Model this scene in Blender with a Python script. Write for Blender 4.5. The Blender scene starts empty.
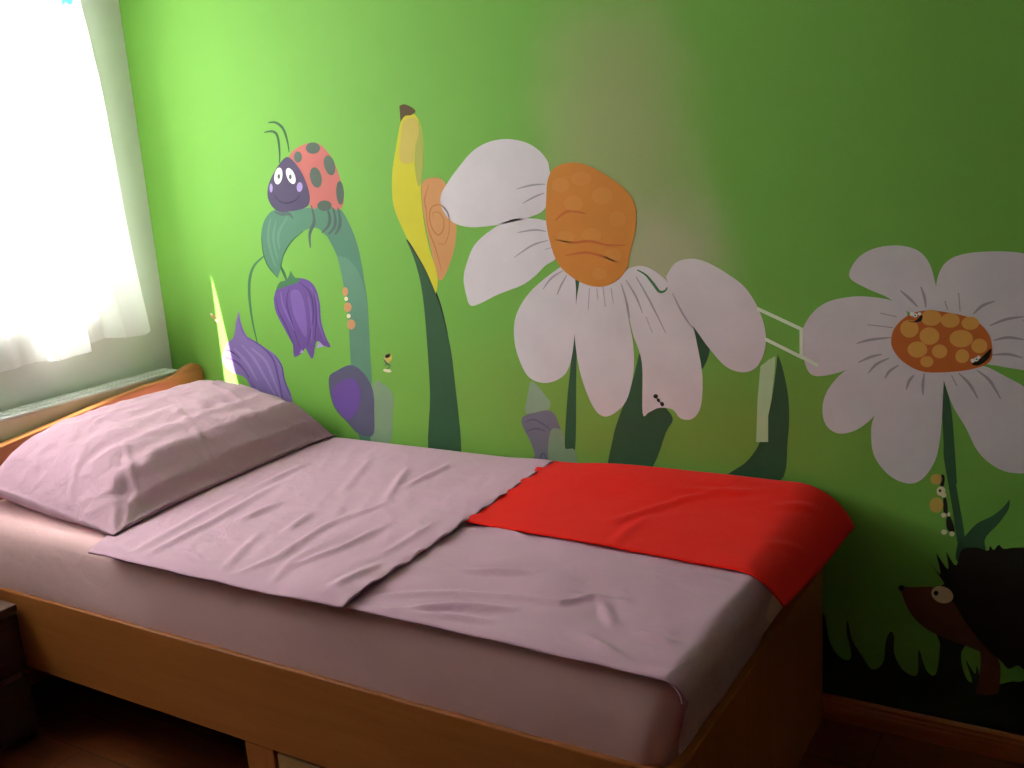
import bpy, bmesh, math, random
from mathutils import Vector, Matrix, noise
random.seed(7)
S = bpy.context.scene
COL = S.collection
PI = math.pi

# ------------------------------------------------------------------ materials
def srgb(h):
    h = h.lstrip('#'); c = [int(h[i:i+2], 16)/255 for i in (0, 2, 4)]
    return tuple(v/12.92 if v <= .04045 else ((v+.055)/1.055)**2.4 for v in c) + (1,)
def new_mat(name):
    m = bpy.data.materials.new(name); m.use_nodes = True
    nt = m.node_tree; return m, nt, nt.nodes['Principled BSDF']
def N(nt, kind, **kw):
    n = nt.nodes.new(kind)
    for k, v in kw.items(): setattr(n, k, v)
    return n
def paint(name, col, var=.06, bump=.08, rough=.75, scale=220):
    """wall paint: slightly uneven coat on a rolled surface"""
    m, nt, b = new_mat(name); L = nt.links
    tc = N(nt, 'ShaderNodeTexCoord')
    n1 = N(nt, 'ShaderNodeTexNoise'); n1.inputs['Scale'].default_value = 9; n1.inputs['Detail'].default_value = 5
    L.new(tc.outputs['Object'], n1.inputs['Vector'])
    mx = N(nt, 'ShaderNodeMix', data_type='RGBA')
    c = srgb(col)
    mx.inputs['A'].default_value = tuple(v*(1-var) for v in c[:3])+(1,)
    mx.inputs['B'].default_value = tuple(min(1, v*(1+var)) for v in c[:3])+(1,)
    L.new(n1.outputs['Fac'], mx.inputs['Factor']); L.new(mx.outputs['Result'], b.inputs['Base Color'])
    n2 = N(nt, 'ShaderNodeTexNoise'); n2.inputs['Scale'].default_value = scale; n2.inputs['Detail'].default_value = 3
    L.new(tc.outputs['Object'], n2.inputs['Vector'])
    bp = N(nt, 'ShaderNodeBump'); bp.inputs['Strength'].default_value = bump; bp.inputs['Distance'].default_value = .002
    L.new(n2.outputs['Fac'], bp.inputs['Height']); L.new(bp.outputs['Normal'], b.inputs['Normal'])
    b.inputs['Roughness'].default_value = rough; b.inputs['Specular IOR Level'].default_value = .3
    return m
def wood(name, dark, light, axis='X', rough=.45, scale=1.0, spec=.4):
    m, nt, b = new_mat(name); L = nt.links
    tc = N(nt, 'ShaderNodeTexCoord'); mp = N(nt, 'ShaderNodeMapping')
    mp.inputs['Scale'].default_value = {'X': (1.2*scale, 16*scale, 16*scale), 'Y': (16*scale, 1.2*scale, 16*scale), 'Z': (16*scale, 16*scale, 1.2*scale)}[axis]
    L.new(tc.outputs['Object'], mp.inputs['Vector'])
    n = N(nt, 'ShaderNodeTexNoise'); n.inputs['Scale'].default_value = 2.2; n.inputs['Detail'].default_value = 7; n.inputs['Distortion'].default_value = .7
    L.new(mp.outputs['Vector'], n.inputs['Vector'])
    r = N(nt, 'ShaderNodeValToRGB'); r.color_ramp.elements[0].position = .3; r.color_ramp.elements[1].position = .72
    r.color_ramp.elements[0].color = srgb(dark); r.color_ramp.elements[1].color = srgb(light)
    L.new(n.outputs['Fac'], r.inputs['Fac']); L.new(r.outputs['Color'], b.inputs['Base Color'])
    bp = N(nt, 'ShaderNodeBump'); bp.inputs['Strength'].default_value = .05; bp.inputs['Distance'].default_value = .003
    L.new(n.outputs['Fac'], bp.inputs['Height']); L.new(bp.outputs['Normal'], b.inputs['Normal'])
    b.inputs['Roughness'].default_value = rough; b.inputs['Specular IOR Level'].default_value = spec
    return m
def cloth(name, col, var=.08, weave=900, wbump=.12, nbump=.35, nscale=14, rough=.9, sheen=.15):
    m, nt, b = new_mat(name); L = nt.links
    tc = N(nt, 'ShaderNodeTexCoord')
    n1 = N(nt, 'ShaderNodeTexNoise'); n1.inputs['Scale'].default_value = 7; n1.inputs['Detail'].default_value = 6
    L.new(tc.outputs['Object'], n1.inputs['Vector'])
    c = srgb(col); mx = N(nt, 'ShaderNodeMix', data_type='RGBA')
    mx.inputs['A'].default_value = tuple(v*(1-var) for v in c[:3])+(1,); mx.inputs['B'].default_value = tuple(min(1, v*(1+var)) for v in c[:3])+(1,)
    L.new(n1.outputs['Fac'], mx.inputs['Factor']); L.new(mx.outputs['Result'], b.inputs['Base Color'])
    n2 = N(nt, 'ShaderNodeTexNoise'); n2.inputs['Scale'].default_value = nscale; n2.inputs['Detail'].default_value = 6; n2.inputs['Distortion'].default_value = .6
    L.new(tc.outputs['Object'], n2.inputs['Vector'])
    b1 = N(nt, 'ShaderNodeBump'); b1.inputs['Strength'].default_value = nbump; b1.inputs['Distance'].default_value = .012
    L.new(n2.outputs['Fac'], b1.inputs['Height'])
    n3 = N(nt, 'ShaderNodeTexNoise'); n3.inputs['Scale'].default_value = weave
    L.new(tc.outputs['Object'], n3.inputs['Vector'])
    b2 = N(nt, 'ShaderNodeBump'); b2.inputs['Strength'].default_value = wbump; b2.inputs['Distance'].default_value = .001
    L.new(n3.outputs['Fac'], b2.inputs['Height']); L.new(b1.outputs['Normal'], b2.inputs['Normal']); L.new(b2.outputs['Normal'], b.inputs['Normal'])
    b.inputs['Roughness'].default_value = rough; b.inputs['Sheen Weight'].default_value = sheen; b.inputs['Specular IOR Level'].default_value = .15
    return m
def plain(name, col, rough=.5, metal=0):
    return_m, nt, b = new_mat(name)
    tc = N(nt, 'ShaderNodeTexCoord'); n = N(nt, 'ShaderNodeTexNoise'); n.inputs['Scale'].default_value = 30
    nt.links.new(tc.outputs['Object'], n.inputs['Vector'])
    mx = N(nt, 'ShaderNodeMix', data_type='RGBA'); c = srgb(col)
    mx.inputs['A'].default_value = tuple(v*.95 for v in c[:3])+(1,); mx.inputs['B'].default_value = c
    nt.links.new(n.outputs['Fac'], mx.inputs['Factor']); nt.links.new(mx.outputs['Result'], b.inputs['Base Color'])
    b.inputs['Roughness'].default_value = rough; b.inputs['Metallic'].default_value = metal
    return return_m

PAL = dict(leaf_teal='#4f7d66', leaf_grey='#5a876f', leaf_dark='#2f5636', leaf_mid='#3c7048', leaf_black='#16180f',
    lady_red='#b8645f', lady_spot='#4c5c52', lady_purple='#4a3f5e', lady_mouth='#37304a', lady_leg='#4a5f5a', paint_white='#f2f2f4', paint_lilac='#a48fc8',
    bell_purple='#64478c', bell_light='#7558a0', bell_dark='#4a3472', bell_mid='#7d68a4', bell_pale='#8f7bb4', smudge_dark='#5a5872', smudge_purple='#6a4c98',
    smudge_grey='#7e9878', smudge_pale='#8aa084', berry='#c98f62', cream='#e2dcb8', bee_yellow='#cdb860', snail_shell='#c98f5a', snail_line='#b77842',
    snail_yellow='#c6be26', snail_tan='#c0ac52', snail_olive='#a3a54a', snail_brown='#55401c', petal_white='#d4ccd1', crease_grey='#a29aa2', daisy_orange='#cf8330',
    daisy_amber='#dba04c', daisy_amber_soft='#d2893a', daisy_rust='#c4682c', tulip_grey='#716c7c', bracket_white='#dcead4', bar_pale='#b4cfa0', bug_yellow='#c8a850',
    grass_dark='#1c2c12', hog_brown='#6e4128', hog_dark='#20170f', hog_eye='#e0c9a0')
MAT = {k: paint('paint_'+k, v, .13, .10, .7) for k, v in PAL.items()}

# green wall: fresh green coat, a soft smeared patch beside the big daisy, olive toning low down
def wall_green_mat():
    m = paint('green_wall_paint', '#72ac44', .04, .10, .7); nt = m.node_tree; L = nt.links; b = nt.nodes['Principled BSDF']
    src = b.inputs['Base Color'].links[0].from_socket
    tc = N(nt, 'ShaderNodeTexCoord'); prev = src
    for (cx, cz, rx, rz, col, amt) in ((1.74, 1.42, .27, .46, '#9aa56c', .9), (1.87, 1.14, .20, .20, '#b4ad90', .75), (1.72, .72, 1.0, .25, '#7d9a3c', .55)):  # last ellipse: olive tone of the dimmer light low on the wall, put into colour
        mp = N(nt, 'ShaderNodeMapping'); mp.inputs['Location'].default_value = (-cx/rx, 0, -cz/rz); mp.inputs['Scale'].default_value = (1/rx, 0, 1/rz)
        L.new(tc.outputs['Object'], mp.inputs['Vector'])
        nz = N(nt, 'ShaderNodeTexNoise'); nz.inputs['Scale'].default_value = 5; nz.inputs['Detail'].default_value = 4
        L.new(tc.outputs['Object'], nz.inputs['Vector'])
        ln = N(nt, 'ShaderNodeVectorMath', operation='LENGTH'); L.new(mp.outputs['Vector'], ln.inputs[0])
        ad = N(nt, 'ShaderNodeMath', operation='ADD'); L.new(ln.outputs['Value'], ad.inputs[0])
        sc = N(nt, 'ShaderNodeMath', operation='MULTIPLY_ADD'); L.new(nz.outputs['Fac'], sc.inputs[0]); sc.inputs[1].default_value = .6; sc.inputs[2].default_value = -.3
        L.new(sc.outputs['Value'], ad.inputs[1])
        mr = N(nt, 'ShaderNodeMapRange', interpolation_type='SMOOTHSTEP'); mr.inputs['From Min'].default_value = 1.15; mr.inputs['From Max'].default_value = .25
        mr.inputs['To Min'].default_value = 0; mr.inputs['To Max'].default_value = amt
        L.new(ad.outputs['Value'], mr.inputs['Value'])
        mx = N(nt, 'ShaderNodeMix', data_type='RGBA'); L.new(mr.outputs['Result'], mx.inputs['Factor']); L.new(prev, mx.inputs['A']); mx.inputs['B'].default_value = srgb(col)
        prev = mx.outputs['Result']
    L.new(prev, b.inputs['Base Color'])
    return m
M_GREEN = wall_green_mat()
M_GREYWALL = paint('grey_white_wall_paint', '#e2e4de', .03, .08, .8)
M_ROOMWALL = paint('room_wall_paint', '#76675c', .03, .06, .85)
M_CEIL = paint('ceiling_paint', '#cfcfca', .02, .05, .85)
M_BED = wood('beech_veneer', '#a6622e', '#b36e36', 'X')
M_BEDY = wood('beech_veneer_cross', '#a8683a', '#bd7c48', 'Y')
M_BEDZ = wood('beech_veneer_upright', '#a65f2c', '#b06834', 'Z')
M_LIGHTWOOD = wood('pale_drawer_veneer', '#a8814e', '#c49a62', 'X')
M_DARKWOOD = wood('dark_nightstand_veneer', '#33231f', '#4a342c', 'Y', .35)
M_SKIRT = wood('skirting_oak', '#a4561e', '#bf6f30', 'X', .4)
M_SHEET = cloth('lilac_cotton', '#c49ab0', .06)
M_FITTED = cloth('pale_fitted_cotton', '#e2b6b8', .06, nbump=.25)
M_PILLOW = cloth('lilac_pillow_cotton', '#c098aa', .06, nbump=.55, nscale=17)
M_RED = cloth('red_fleece', '#ee1808', .05, weave=500, wbump=.3, nbump=.15, sheen=.05)
M_RAD = plain('radiator_enamel', '#d8dbd6', .35)
M_RADFRONT = plain('radiator_front_enamel', '#d6d0b4', .35)
M_PVC = plain('white_window_plastic', '#e6e6e4', .4)
M_STEEL = plain('brushed_metal', '#9a9a98', .35, 1)

def floor_mat():
    m = wood('laminate_floor', '#643117', '#7d4220', 'X', .38, .8); nt = m.node_tree; L = nt.links; b = nt.nodes['Principled BSDF']
    tc = N(nt, 'ShaderNodeTexCoord'); br = N(nt, 'ShaderNodeTexBrick'); br.inputs['Scale'].default_value = 1
    br.inputs['Brick Width'].default_value = 1.2; br.inputs['Row Height'].default_value = .19; br.inputs['Mortar Size'].default_value = .002
    br.inputs['Color1'].default_value = (.85, .85, .85, 1); br.inputs['Color2'].default_value = (1, 1, 1, 1); br.inputs['Mortar'].default_value = (.3, .3, .3, 1)
    L.new(tc.outputs['Object'], br.inputs['Vector'])
    mx = N(nt, 'ShaderNodeMix', data_type='RGBA', blend_type='MULTIPLY'); mx.inputs['Factor'].default_value = 1
    src = b.inputs['Base Color'].links[0].from_socket
    L.new(src, mx.inputs['A']); L.new(br.outputs['Color'], mx.inputs['B']); L.new(mx.outputs['Result'], b.inputs['Base Color'])
    return m
M_FLOOR = floor_mat()

def curtain_mat():
    m = bpy.data.materials.new('sheer_white_curtain'); m.use_nodes = True; nt = m.node_tree; L = nt.links
    nt.nodes.remove(nt.nodes['Principled BSDF']); out = nt.nodes['Material Output']
    tc = N(nt, 'ShaderNodeTexCoord')
    mp = N(nt, 'ShaderNodeMapping'); mp.inputs['Location'].default_value = (0, .25*22, -1.975*26); mp.inputs['Scale'].default_value = (0, 22, 26)
    L.new(tc.outputs['Object'], mp.inputs['Vector'])
    ln = N(nt, 'ShaderNodeVectorMath', operation='LENGTH'); L.new(mp.outputs['Vector'], ln.inputs[0])
    nz = N(nt, 'ShaderNodeTexNoise'); nz.inputs['Scale'].default_value = 60; L.new(tc.outputs['Object'], nz.inputs['Vector'])
    ad = N(nt, 'ShaderNodeMath', operation='MULTIPLY_ADD'); L.new(nz.outputs['Fac'], ad.inputs[0]); ad.inputs[1].default_value = .8; L.new(ln.outputs['Value'], ad.inputs[2])
    mr = N(nt, 'ShaderNodeMapRange'); mr.inputs['From Min'].default_value = 1.35; mr.inputs['From Max'].default_value = 1.05
    L.new(ad.outputs['Value'], mr.inputs['Value'])
    mx = N(nt, 'ShaderNodeMix', data_type='RGBA'); L.new(mr.outputs['Result'], mx.inputs['Factor'])
    mx.inputs['A'].default_value = (.93, .93, .92, 1); mx.inputs['B'].default_value = (.10, .42, .60, 1)
    tr = N(nt, 'ShaderNodeBsdfTranslucent'); df = N(nt, 'ShaderNodeBsdfDiffuse'); tp = N(nt, 'ShaderNodeBsdfTransparent')
    L.new(mx.outputs['Result'], tr.inputs['Color']); L.new(mx.outputs['Result'], df.inputs['Color'])
    m1 = N(nt, 'ShaderNodeMixShader'); m1.inputs['Fac'].default_value = .72; L.new(df.outputs[0], m1.inputs[1]); L.new(tr.outputs[0], m1.inputs[2])
    m2 = N(nt, 'ShaderNodeMixShader'); m2.inputs['Fac'].default_value = .01; L.new(m1.outputs[0], m2.inputs[1]); L.new(tp.outputs[0], m2.inputs[2])
    L.new(m2.outputs[0], out.inputs['Surface'])
    return m
M_CURTAIN = curtain_mat()
def glass_mat():
    m = bpy.data.materials.new('window_glass'); m.use_nodes = True; nt = m.node_tree; L = nt.links
    nt.nodes.remove(nt.nodes['Principled BSDF']); out = nt.nodes['Material Output']
    gl = N(nt, 'ShaderNodeBsdfGlossy'); gl.inputs['Roughness'].default_value = .02; tp = N(nt, 'ShaderNodeBsdfTransparent'); tp.inputs['Color'].default_value = (.95, .97, .96, 1)
    mx = N(nt, 'ShaderNodeMixShader'); mx.inputs['Fac'].default_value = .06; L.new(tp.outputs[0], mx.inputs[1]); L.new(gl.outputs[0], mx.inputs[2])
    L.new(mx.outputs[0], out.inputs['Surface']); return m
M_GLASS = glass_mat()

# ------------------------------------------------------------------ helpers
def link(name, bm, mat, parent=None, smooth=False, bevel=0, mods=()):
    me = bpy.data.meshes.new(name); bmesh.ops.recalc_face_normals(bm, faces=bm.faces); bm.to_mesh(me); bm.free()
    me.materials.append(mat); o = bpy.data.objects.new(name, me); COL.objects.link(o)
    if smooth:
        for p in me.polygons: p.use_smooth = True
    if bevel:
        b = o.modifiers.new('bevel', 'BEVEL'); b.width = bevel; b.segments = 3; b.limit_method = 'ANGLE'
    if parent is not None: o.parent = parent; o.matrix_parent_inverse = Matrix.Translation(-parent.location)
    return o
def box(bm, x0, x1, y0, y1, z0, z1):
    v = [bm.verts.new(p) for p in ((x0,y0,z0),(x1,y0,z0),(x1,y1,z0),(x0,y1,z0),(x0,y0,z1),(x1,y0,z1),(x1,y1,z1),(x0,y1,z1))]
    for f in ((0,3,2,1),(4,5,6,7),(0,1,5,4),(1,2,6,5),(2,3,7,6),(3,0,4,7)): bm.faces.new([v[i] for i in f])
def boxes(*bs):
    bm = bmesh.new()
    for b in bs: box(bm, *b)
    return bm
def prism(bm, pts, axis, a, b):
    """extrude a closed 2-D outline along axis (0 x, 1 y, 2 z) from a to b"""
    def P(p, c):
        return {0: (c, p[0], p[1]), 1: (p[0], c, p[1]), 2: (p[0], p[1], c)}[axis]
    A = [bm.verts.new(P(p, a)) for p in pts]; B = [bm.verts.new(P(p, b)) for p in pts]
    bm.faces.new(A); bm.faces.new(B[::-1]); n = len(pts)
    for i in range(n): bm.faces.new((A[i], B[i], B[(i+1) % n], A[(i+1) % n]))
def cyl(bm, p0, p1, r, n=16, r1=None):
    p0, p1 = Vector(p0), Vector(p1); d = (p1-p0).normalized(); u = d.orthogonal().normalized(); w = d.cross(u); r1 = r if r1 is None else r1
    A = [bm.verts.new(p0+(u*math.cos(2*PI*k/n)+w*math.sin(2*PI*k/n))*r) for k in range(n)]
    B = [bm.verts.new(p1+(u*math.cos(2*PI*k/n)+w*math.sin(2*PI*k/n))*r1) for k in range(n)]
    bm.faces.new(A[::-1]); bm.faces.new(B)
    for k in range(n): bm.faces.new((A[k], A[(k+1) % n], B[(k+1) % n], B[k]))
def tag(o, label, cat, group=None):
    o['label'] = label; o['category'] = cat
    if group: o['group'] = group
    return o
def thing(name, label, cat, loc=(0,0,0), group=None):
    o = bpy.data.objects.new(name, None); o.location = loc; o.empty_display_size = .1; COL.objects.link(o)
    return tag(o, label, cat, group)
def struct(o):
    o['kind'] = 'structure'; return o
def smoothstep(a, b, x):
    t = max(0, min(1, (x-a)/(b-a))); return t*t*(3-2*t)
def interp(tab, x):
    if x <= tab[0][0]: return tab[0][1]
    for (a, va), (b, vb) in zip(tab, tab[1:]):
        if x <= b: t = (x-a)/(b-a); t = t*t*(3-2*t); return va+(vb-va)*t
    return tab[-1][1]
def seg_dist(px, py, a, b):
    ax, ay = a; bx, by = b; dx, dy = bx-ax, by-ay; l2 = dx*dx+dy*dy or 1e-9
    t = max(0, min(1, ((px-ax)*dx+(py-ay)*dy)/l2)); return math.hypot(px-ax-t*dx, py-ay-t*dy), t
def wrinkles(x, y, lines, h, w):
    s = 0
    for k, ln in enumerate(lines):
        best = 9; n = len(ln)-1
        for i in range(n):
            d, t = seg_dist(x, y, ln[i], ln[i+1])
            if d < best: best = d; tt = (i+t)/n
        if best < 4*w:
            amp = h*(.6+.5*((k*37) % 10)/10)*(.25+.75*math.sin(PI*min(1, max(0, tt)))**.7)
            s += amp*(math.exp(-(best/w)**2) - .45*math.exp(-(best/(2.2*w))**2))
    return s
def sheet(name, fn, ns, nt, mat, thick, parent=None):
    """cloth laid as a grid fn(s,t) -> point, given a real thickness"""
    bm = bmesh.new(); V = [[bm.verts.new(fn(i/ns, j/nt)) for j in range(nt+1)] for i in range(ns+1)]
    for i in range(ns):
        for j in range(nt): bm.faces.new((V[i][j], V[i+1][j], V[i+1][j+1], V[i][j+1]))
    o = link(name, bm, mat, parent, smooth=True)
    s = o.modifiers.new('thickness', 'SOLIDIFY'); s.thickness = thick; s.offset = -1
    if o.data.polygons[len(o.data.polygons)//2].normal.z < 0: s.offset = 1
    return o

# ------------------------------------------------------------------ room shell
RX, RY, RZ = 3.9, -3.6, 2.5
T = .06
W_Y0, W_Y1, W_Z0, W_Z1 = -1.95, -.21, .995, 2.25     # window opening
struct(link('floor', boxes((-T, RX+T, RY-T, T, -.1, 0)), M_FLOOR))
struct(link('ceiling', boxes((-T, RX+T, RY-T, T, RZ, RZ+.1)), M_CEIL))
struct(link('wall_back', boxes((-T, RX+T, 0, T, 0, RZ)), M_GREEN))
struct(link('wall_left', boxes((-T, 0, RY, W_Y0, 0, RZ), (-T, 0, W_Y1, 0, 0, RZ), (-T, 0, W_Y0, W_Y1, 0, W_Z0-.02), (-T, 0, W_Y0, W_Y1, W_Z1, RZ)), M_GREYWALL))
struct(link('wall_right', boxes((RX, RX+T, RY, 0, 0, RZ)), M_ROOMWALL))
struct(link('wall_front', boxes((-T, RX+T, RY-T, RY, 0, RZ)), M_ROOMWALL))
# skirting with a stepped oak profile
def skirting(name, axis, a, b, flip, at=0):
    prof = [(0,0),(-.020,0),(-.020,.034),(-.017,.040),(-.017,.044),(-.013,.048),(-.013,.056),(-.008,.061),(0,.061)]
    bm = bmesh.new(); prism(bm, [(at+flip*p[0], p[1]) for p in prof], axis, a, b)
    return struct(link(name, bm, M_SKIRT))
skirting('baseboard_back', 0, .0, RX, 1)
skirting('baseboard_right', 1, RY, -.021, 1, RX)

# window
win = bpy.data.objects.new('window_1', None); win.location = (-.03, -.95, W_Z0); COL.objects.link(win); win['kind'] = 'structure'
def fr(y0, y1, z0, z1, x0=-.055, x1=-.015, w=.055):
    return [(x0,x1,y0,y1,z0,z0+w),(x0,x1,y0,y1,z1-w,z1),(x0,x1,y0,y0+w,z0+w,z1-w),(x0,x1,y1-w,y1,z0+w,z1-w)]
struct(link('window_frame', boxes(*fr(W_Y0, W_Y1, W_Z0, W_Z1, w=.03)), M_PVC, win, bevel=.004))
ym = -1.03
for (a, b) in ((W_Y0+.03, ym-.003), (ym+.003, W_Y1-.03)):
    sash = struct(link('window_sash', boxes(*fr(a, b, W_Z0+.03, W_Z1-.03, -.050, -.012, .035)), M_PVC, win, bevel=.004))
    struct(link('window_pane', boxes((-.034, -.028, a+.034, b-.034, W_Z0+.064, W_Z1-.064)), M_GLASS, sash))
struct(link('window_sill', boxes((-T, .0, W_Y0, W_Y1, W_Z0-.02, W_Z0)), M_PVC, win, bevel=.004))

# ------------------------------------------------------------------ curtain
def square_wave(p):
    return .5+.5*math.tanh(2.6*math.sin(2*PI*p))/math.tanh(2.6)
HEM = [(-.75,.898),(-.66,.898),(-.61,.900),(-.46,.908),(-.39,.912),(-.25,.930),(-.18,.926),(-.12,.938)]
def pleats(yb):
    # two full pleats and half of a third, as the cloth hangs below the sill
    q = 0
    for a, b in ((-.490, -.372), (-.238, -.138)): q = max(q, smoothstep(a-.018, a+.012, yb)*smoothstep(b+.022, b-.012, yb))
    return q
def curtain_pt(s, t):
    right = -.090 - .080*smoothstep(0, 1, t*1.05) - .012*math.sin(t*9)
    left = -.655 - .11*t
    y = left + (right-left)*s
    yb = -.655 + (-.092+.655)*s
    q = pleats(yb)
    x = .014 + .074*q*(1-.45*t) + .012*t + .005*math.sin(yb*61+t*3)
    x = .0025 + (x-.0025)*smoothstep(1, .955, s)
    z0 = interp(HEM, yb)
    return (x, y + .010*math.sin(2*PI*(yb+.455)/.25)*(1-t), z0 + (RZ-z0)*t)
def outer_pt(s, t):
    # unseen outer panel, added with a slanted edge so the gap shapes the sunbeam
    z = .90 + (RZ-.90)*t
    edge = -1.48 + .61*min(1, (z-.90)/.74) + .10*smoothstep(1.5, 1.7, z)
    y = -2.05 + (edge+2.05)*s
    q = square_wave((s-1)*5.5-.25)
    return (.026 + .07*q*(1-.4*t), y, z)
cur = thing('curtain', 'sheer white pleated curtain glowing in front of the window', 'curtain', (.06, -.9, .9))
for nm, f, n in (('curtain_panel', curtain_pt, 240), ('curtain_panel', outer_pt, 200)):
    c = sheet(nm, f, n, 40, M_CURTAIN, .0008, cur); c.modifiers.clear()

# ------------------------------------------------------------------ radiator
rad = thing('radiator', 'low white panel radiator on the wall below the window, behind the headboard', 'radiator', (.06, -.6, .1))
R0, R1, RZ0, RZ1 = -1.35, -.055, .16, .785
link('back_panel', boxes((.022, .034, R0, R1, RZ0, RZ1-.006)), M_RAD, rad, bevel=.004)
link('front_panel', boxes((.100, .110, R0, R1, RZ0, RZ1-.006)), M_RADFRONT, rad, bevel=.004)
for y in (R0, R1-.008): link('side_cover', boxes((.022, .110, y, y+.008, RZ0+.02, RZ1)), M_RAD, rad, bevel=.003)
gb = []
gb += [(.020,.030,R0,R1,RZ1-.006,RZ1), (.104,.112,R0,R1,RZ1-.006,RZ1), (.064,.070,R0,R1,RZ1-.006,RZ1)]
k = R0+.01
while k < R1-.01: gb.append((.030,.104,k,k+.007,RZ1-.005,RZ1-.001)); k += .016
link('top_grille', boxes(*gb), M_RAD, rad)
bm = bmesh.new()
for k in range(38):
    y = R0+.03+k*.033; box(bm, .036, .098, y, y+.004, RZ0+.03, RZ1-.02)
link('convector_fins', bm, M_RAD, rad)
bm = bmesh.new(); cyl(bm, (.06, R1-.10, RZ0+.01), (.06, R1-.10, 0), .009); link('supply_pipe', bm, M_STEEL, rad)
for y in (-.30, -1.15):
    for z in (.30, .62): link('wall_bracket', boxes((.001, .024, y, y+.04, z, z+.04)), M_RAD, rad)

# ------------------------------------------------------------------ bed
bed = thing('bed', 'beech single bed standing along the green mural wall', 'bed', (1.2, -.48, 0))
BY0, BY1, BX0, BX1 = -.947, -.022, .165, 2.256
HB = [(-.947,.0),(-.947,.68),(-.935,.700),(-.90,.708),(-.84,.716),(-.77,.722),(-.57,.742),(-.36,.766),(-.20,.776),(-.14,.777),(-.11,.782),(-.08,.796),(-.05,.804),(-.028,.803),(-.012,.794),(-.004,.775),(-.003,.735),(-.003,0)]
bm = bmesh.new(); prism(bm, HB, 0, .128, .160); link('headboard', bm, M_BEDY, bed, bevel=.006)
link('footboard', boxes((BX1-.025, BX1, BY0, BY1, 0, .412)), M_BEDZ, bed, bevel=.003)
link('side_rail', boxes((.160, BX1-.025, BY0, BY0+.025, .192, .407)), M_BED, bed, bevel=.004)
link('side_rail', boxes((.160, BX1-.025, BY1-.025, BY1, .192, .407)), M_BED, bed, bevel=.004)
sl = [(.160, BX1-.025, BY0+.025, BY0+.05, .30, .335), (.160, BX1-.025, BY1-.05, BY1-.025, .30, .335)]
for k in range(14):
    x = .22+k*.145; sl.append((x, x+.07, BY0+.026, BY1-.026, .335, .352))
link('slatted_base', boxes(*sl), M_LIGHTWOOD, bed)
link('leg', boxes((1.212, 1.300, BY0+.002, BY0+.040, 0, .192)), M_BEDZ, bed, bevel=.003)
link('leg', boxes((1.212, 1.300, BY1-.040, BY1-.002, 0, .192)), M_BEDZ, bed, bevel=.003)
# drawer box standing under the bed, right of the middle leg
dr = thing('under_bed_drawer', 'pale wooden drawer box under the bed, right of the middle leg', 'drawer', (1.76, -.55, 0))
link('drawer_front', boxes((1.305, 2.215, BY0+.006, BY0+.026, .012, .182)), M_LIGHTWOOD, dr, bevel=.003)
link('drawer_box', boxes((1.32, 2.20, BY0+.026, BY0+.040, .03, .165), (1.32, 2.20, -.36, -.345, .03, .165), (1.32, 1.335, BY0+.04, -.36, .03, .165), (2.185, 2.20, BY0+.04, -.36, .03, .165), (1.335, 2.185, BY0+.04, -.36, .03, .04)), M_LIGHTWOOD, dr)
for x in (1.40, 2.12):
    for y in (-.86, -.42):
        bm = bmesh.new(); cyl(bm, (x-.008, y, .015), (x+.008, y, .015), .015); link('caster', bm, M_DARKWOOD, dr)

# ------------------------------------------------------------------ mattress in its fitted sheet
MX0, MX1, MY0, MY1, MZ0, MZ1 = .168, 2.228, -.936, -.048, .353, .588
def mattress():
    """rounded slab: rings of a rounded rectangle, drawn in at top and bottom"""
    bm = bmesh.new(); n = 60
    def outline(inset, r=.05):
        pts = []
        x0, x1, y0, y1 = MX0+inset, MX1-inset, MY0+inset, MY1-inset; r = max(.012, r-inset*.3)
        for (cx, cy, a0, ex, ey, m) in ((x1-r, y1-r, 0, x0+r, y1-r, 70), (x0+r, y1-r, PI/2, x0+r, y0+r, 30), (x0+r, y0+r, PI, x1-r, y0+r, 70), (x1-r, y0+r, 1.5*PI, x1-r, y1-r, 30)):
            for k in range(7): a = a0+k*PI/12; pts.append((cx+r*math.cos(a), cy+r*math.sin(a)))
            sx, sy = pts[-1]; tx, ty = {0: (x0+r, y1), 1: (x0, y0+r), 2: (x1-r, y0), 3: (x1, y1-r)}[round(a0/(PI/2))]
            for k in range(1, m): pts.append((sx+(tx-sx)*k/m, sy+(ty-sy)*k/m))
        return pts
    prof = [(.03, 0), (.008, .008), (0, .03), (-.003, .08), (-.004, .12), (-.002, .17), (.002, .20), (.010, .219), (.022, .229), (.036, .2335)]
    rings = []
    for ins, dz in prof:
        ring = []
        for k, (x, y) in enumerate(outline(ins)):
            # drag folds of the fitted sheet on the long side and at the corners
            d = 0
            if 0 < dz < .228:
                fac = math.sin(PI*min(1, dz/.22))
                d = .0022*noise.noise((x*6+dz*14, y*6, dz*4)) + .0018*noise.noise((x*15+dz*30, y*15, dz*10))
                for (x0, sl, h) in ((.30,-1.2,.004),(.42,-1.1,.005),(.52,-.9,.004),(.62,-.7,.003),(.95,.7,.002),(1.35,.6,.002),(1.75,.8,.002),(2.02,1.2,.003)):
                    d += h*math.exp(-((x-x0-sl*(dz-.12))/.018)**2)
                d *= fac*2.2
            cx, cy = (MX0+MX1)/2, (MY0+MY1)/2
            x += .036*smoothstep(2.0, 2.2, x)*smoothstep(.05, .2, dz)*smoothstep(-.15, -.5, y)
            ring.append(bm.verts.new((x, y - (d if y < MY0+.06 else 0), MZ0+dz)))
        rings.append(ring)
    m = len(rings[0])
    for a, b in zip(rings, rings[1:]):
        for k in range(m): bm.faces.new((a[k], a[(k+1) % m], b[(k+1) % m], b[k]))
    bm.faces.new(rings[0][::-1]); bm.faces.new(rings[-1])
    return bm
mt = link('mattress', mattress(), M_FITTED, smooth=True)
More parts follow.
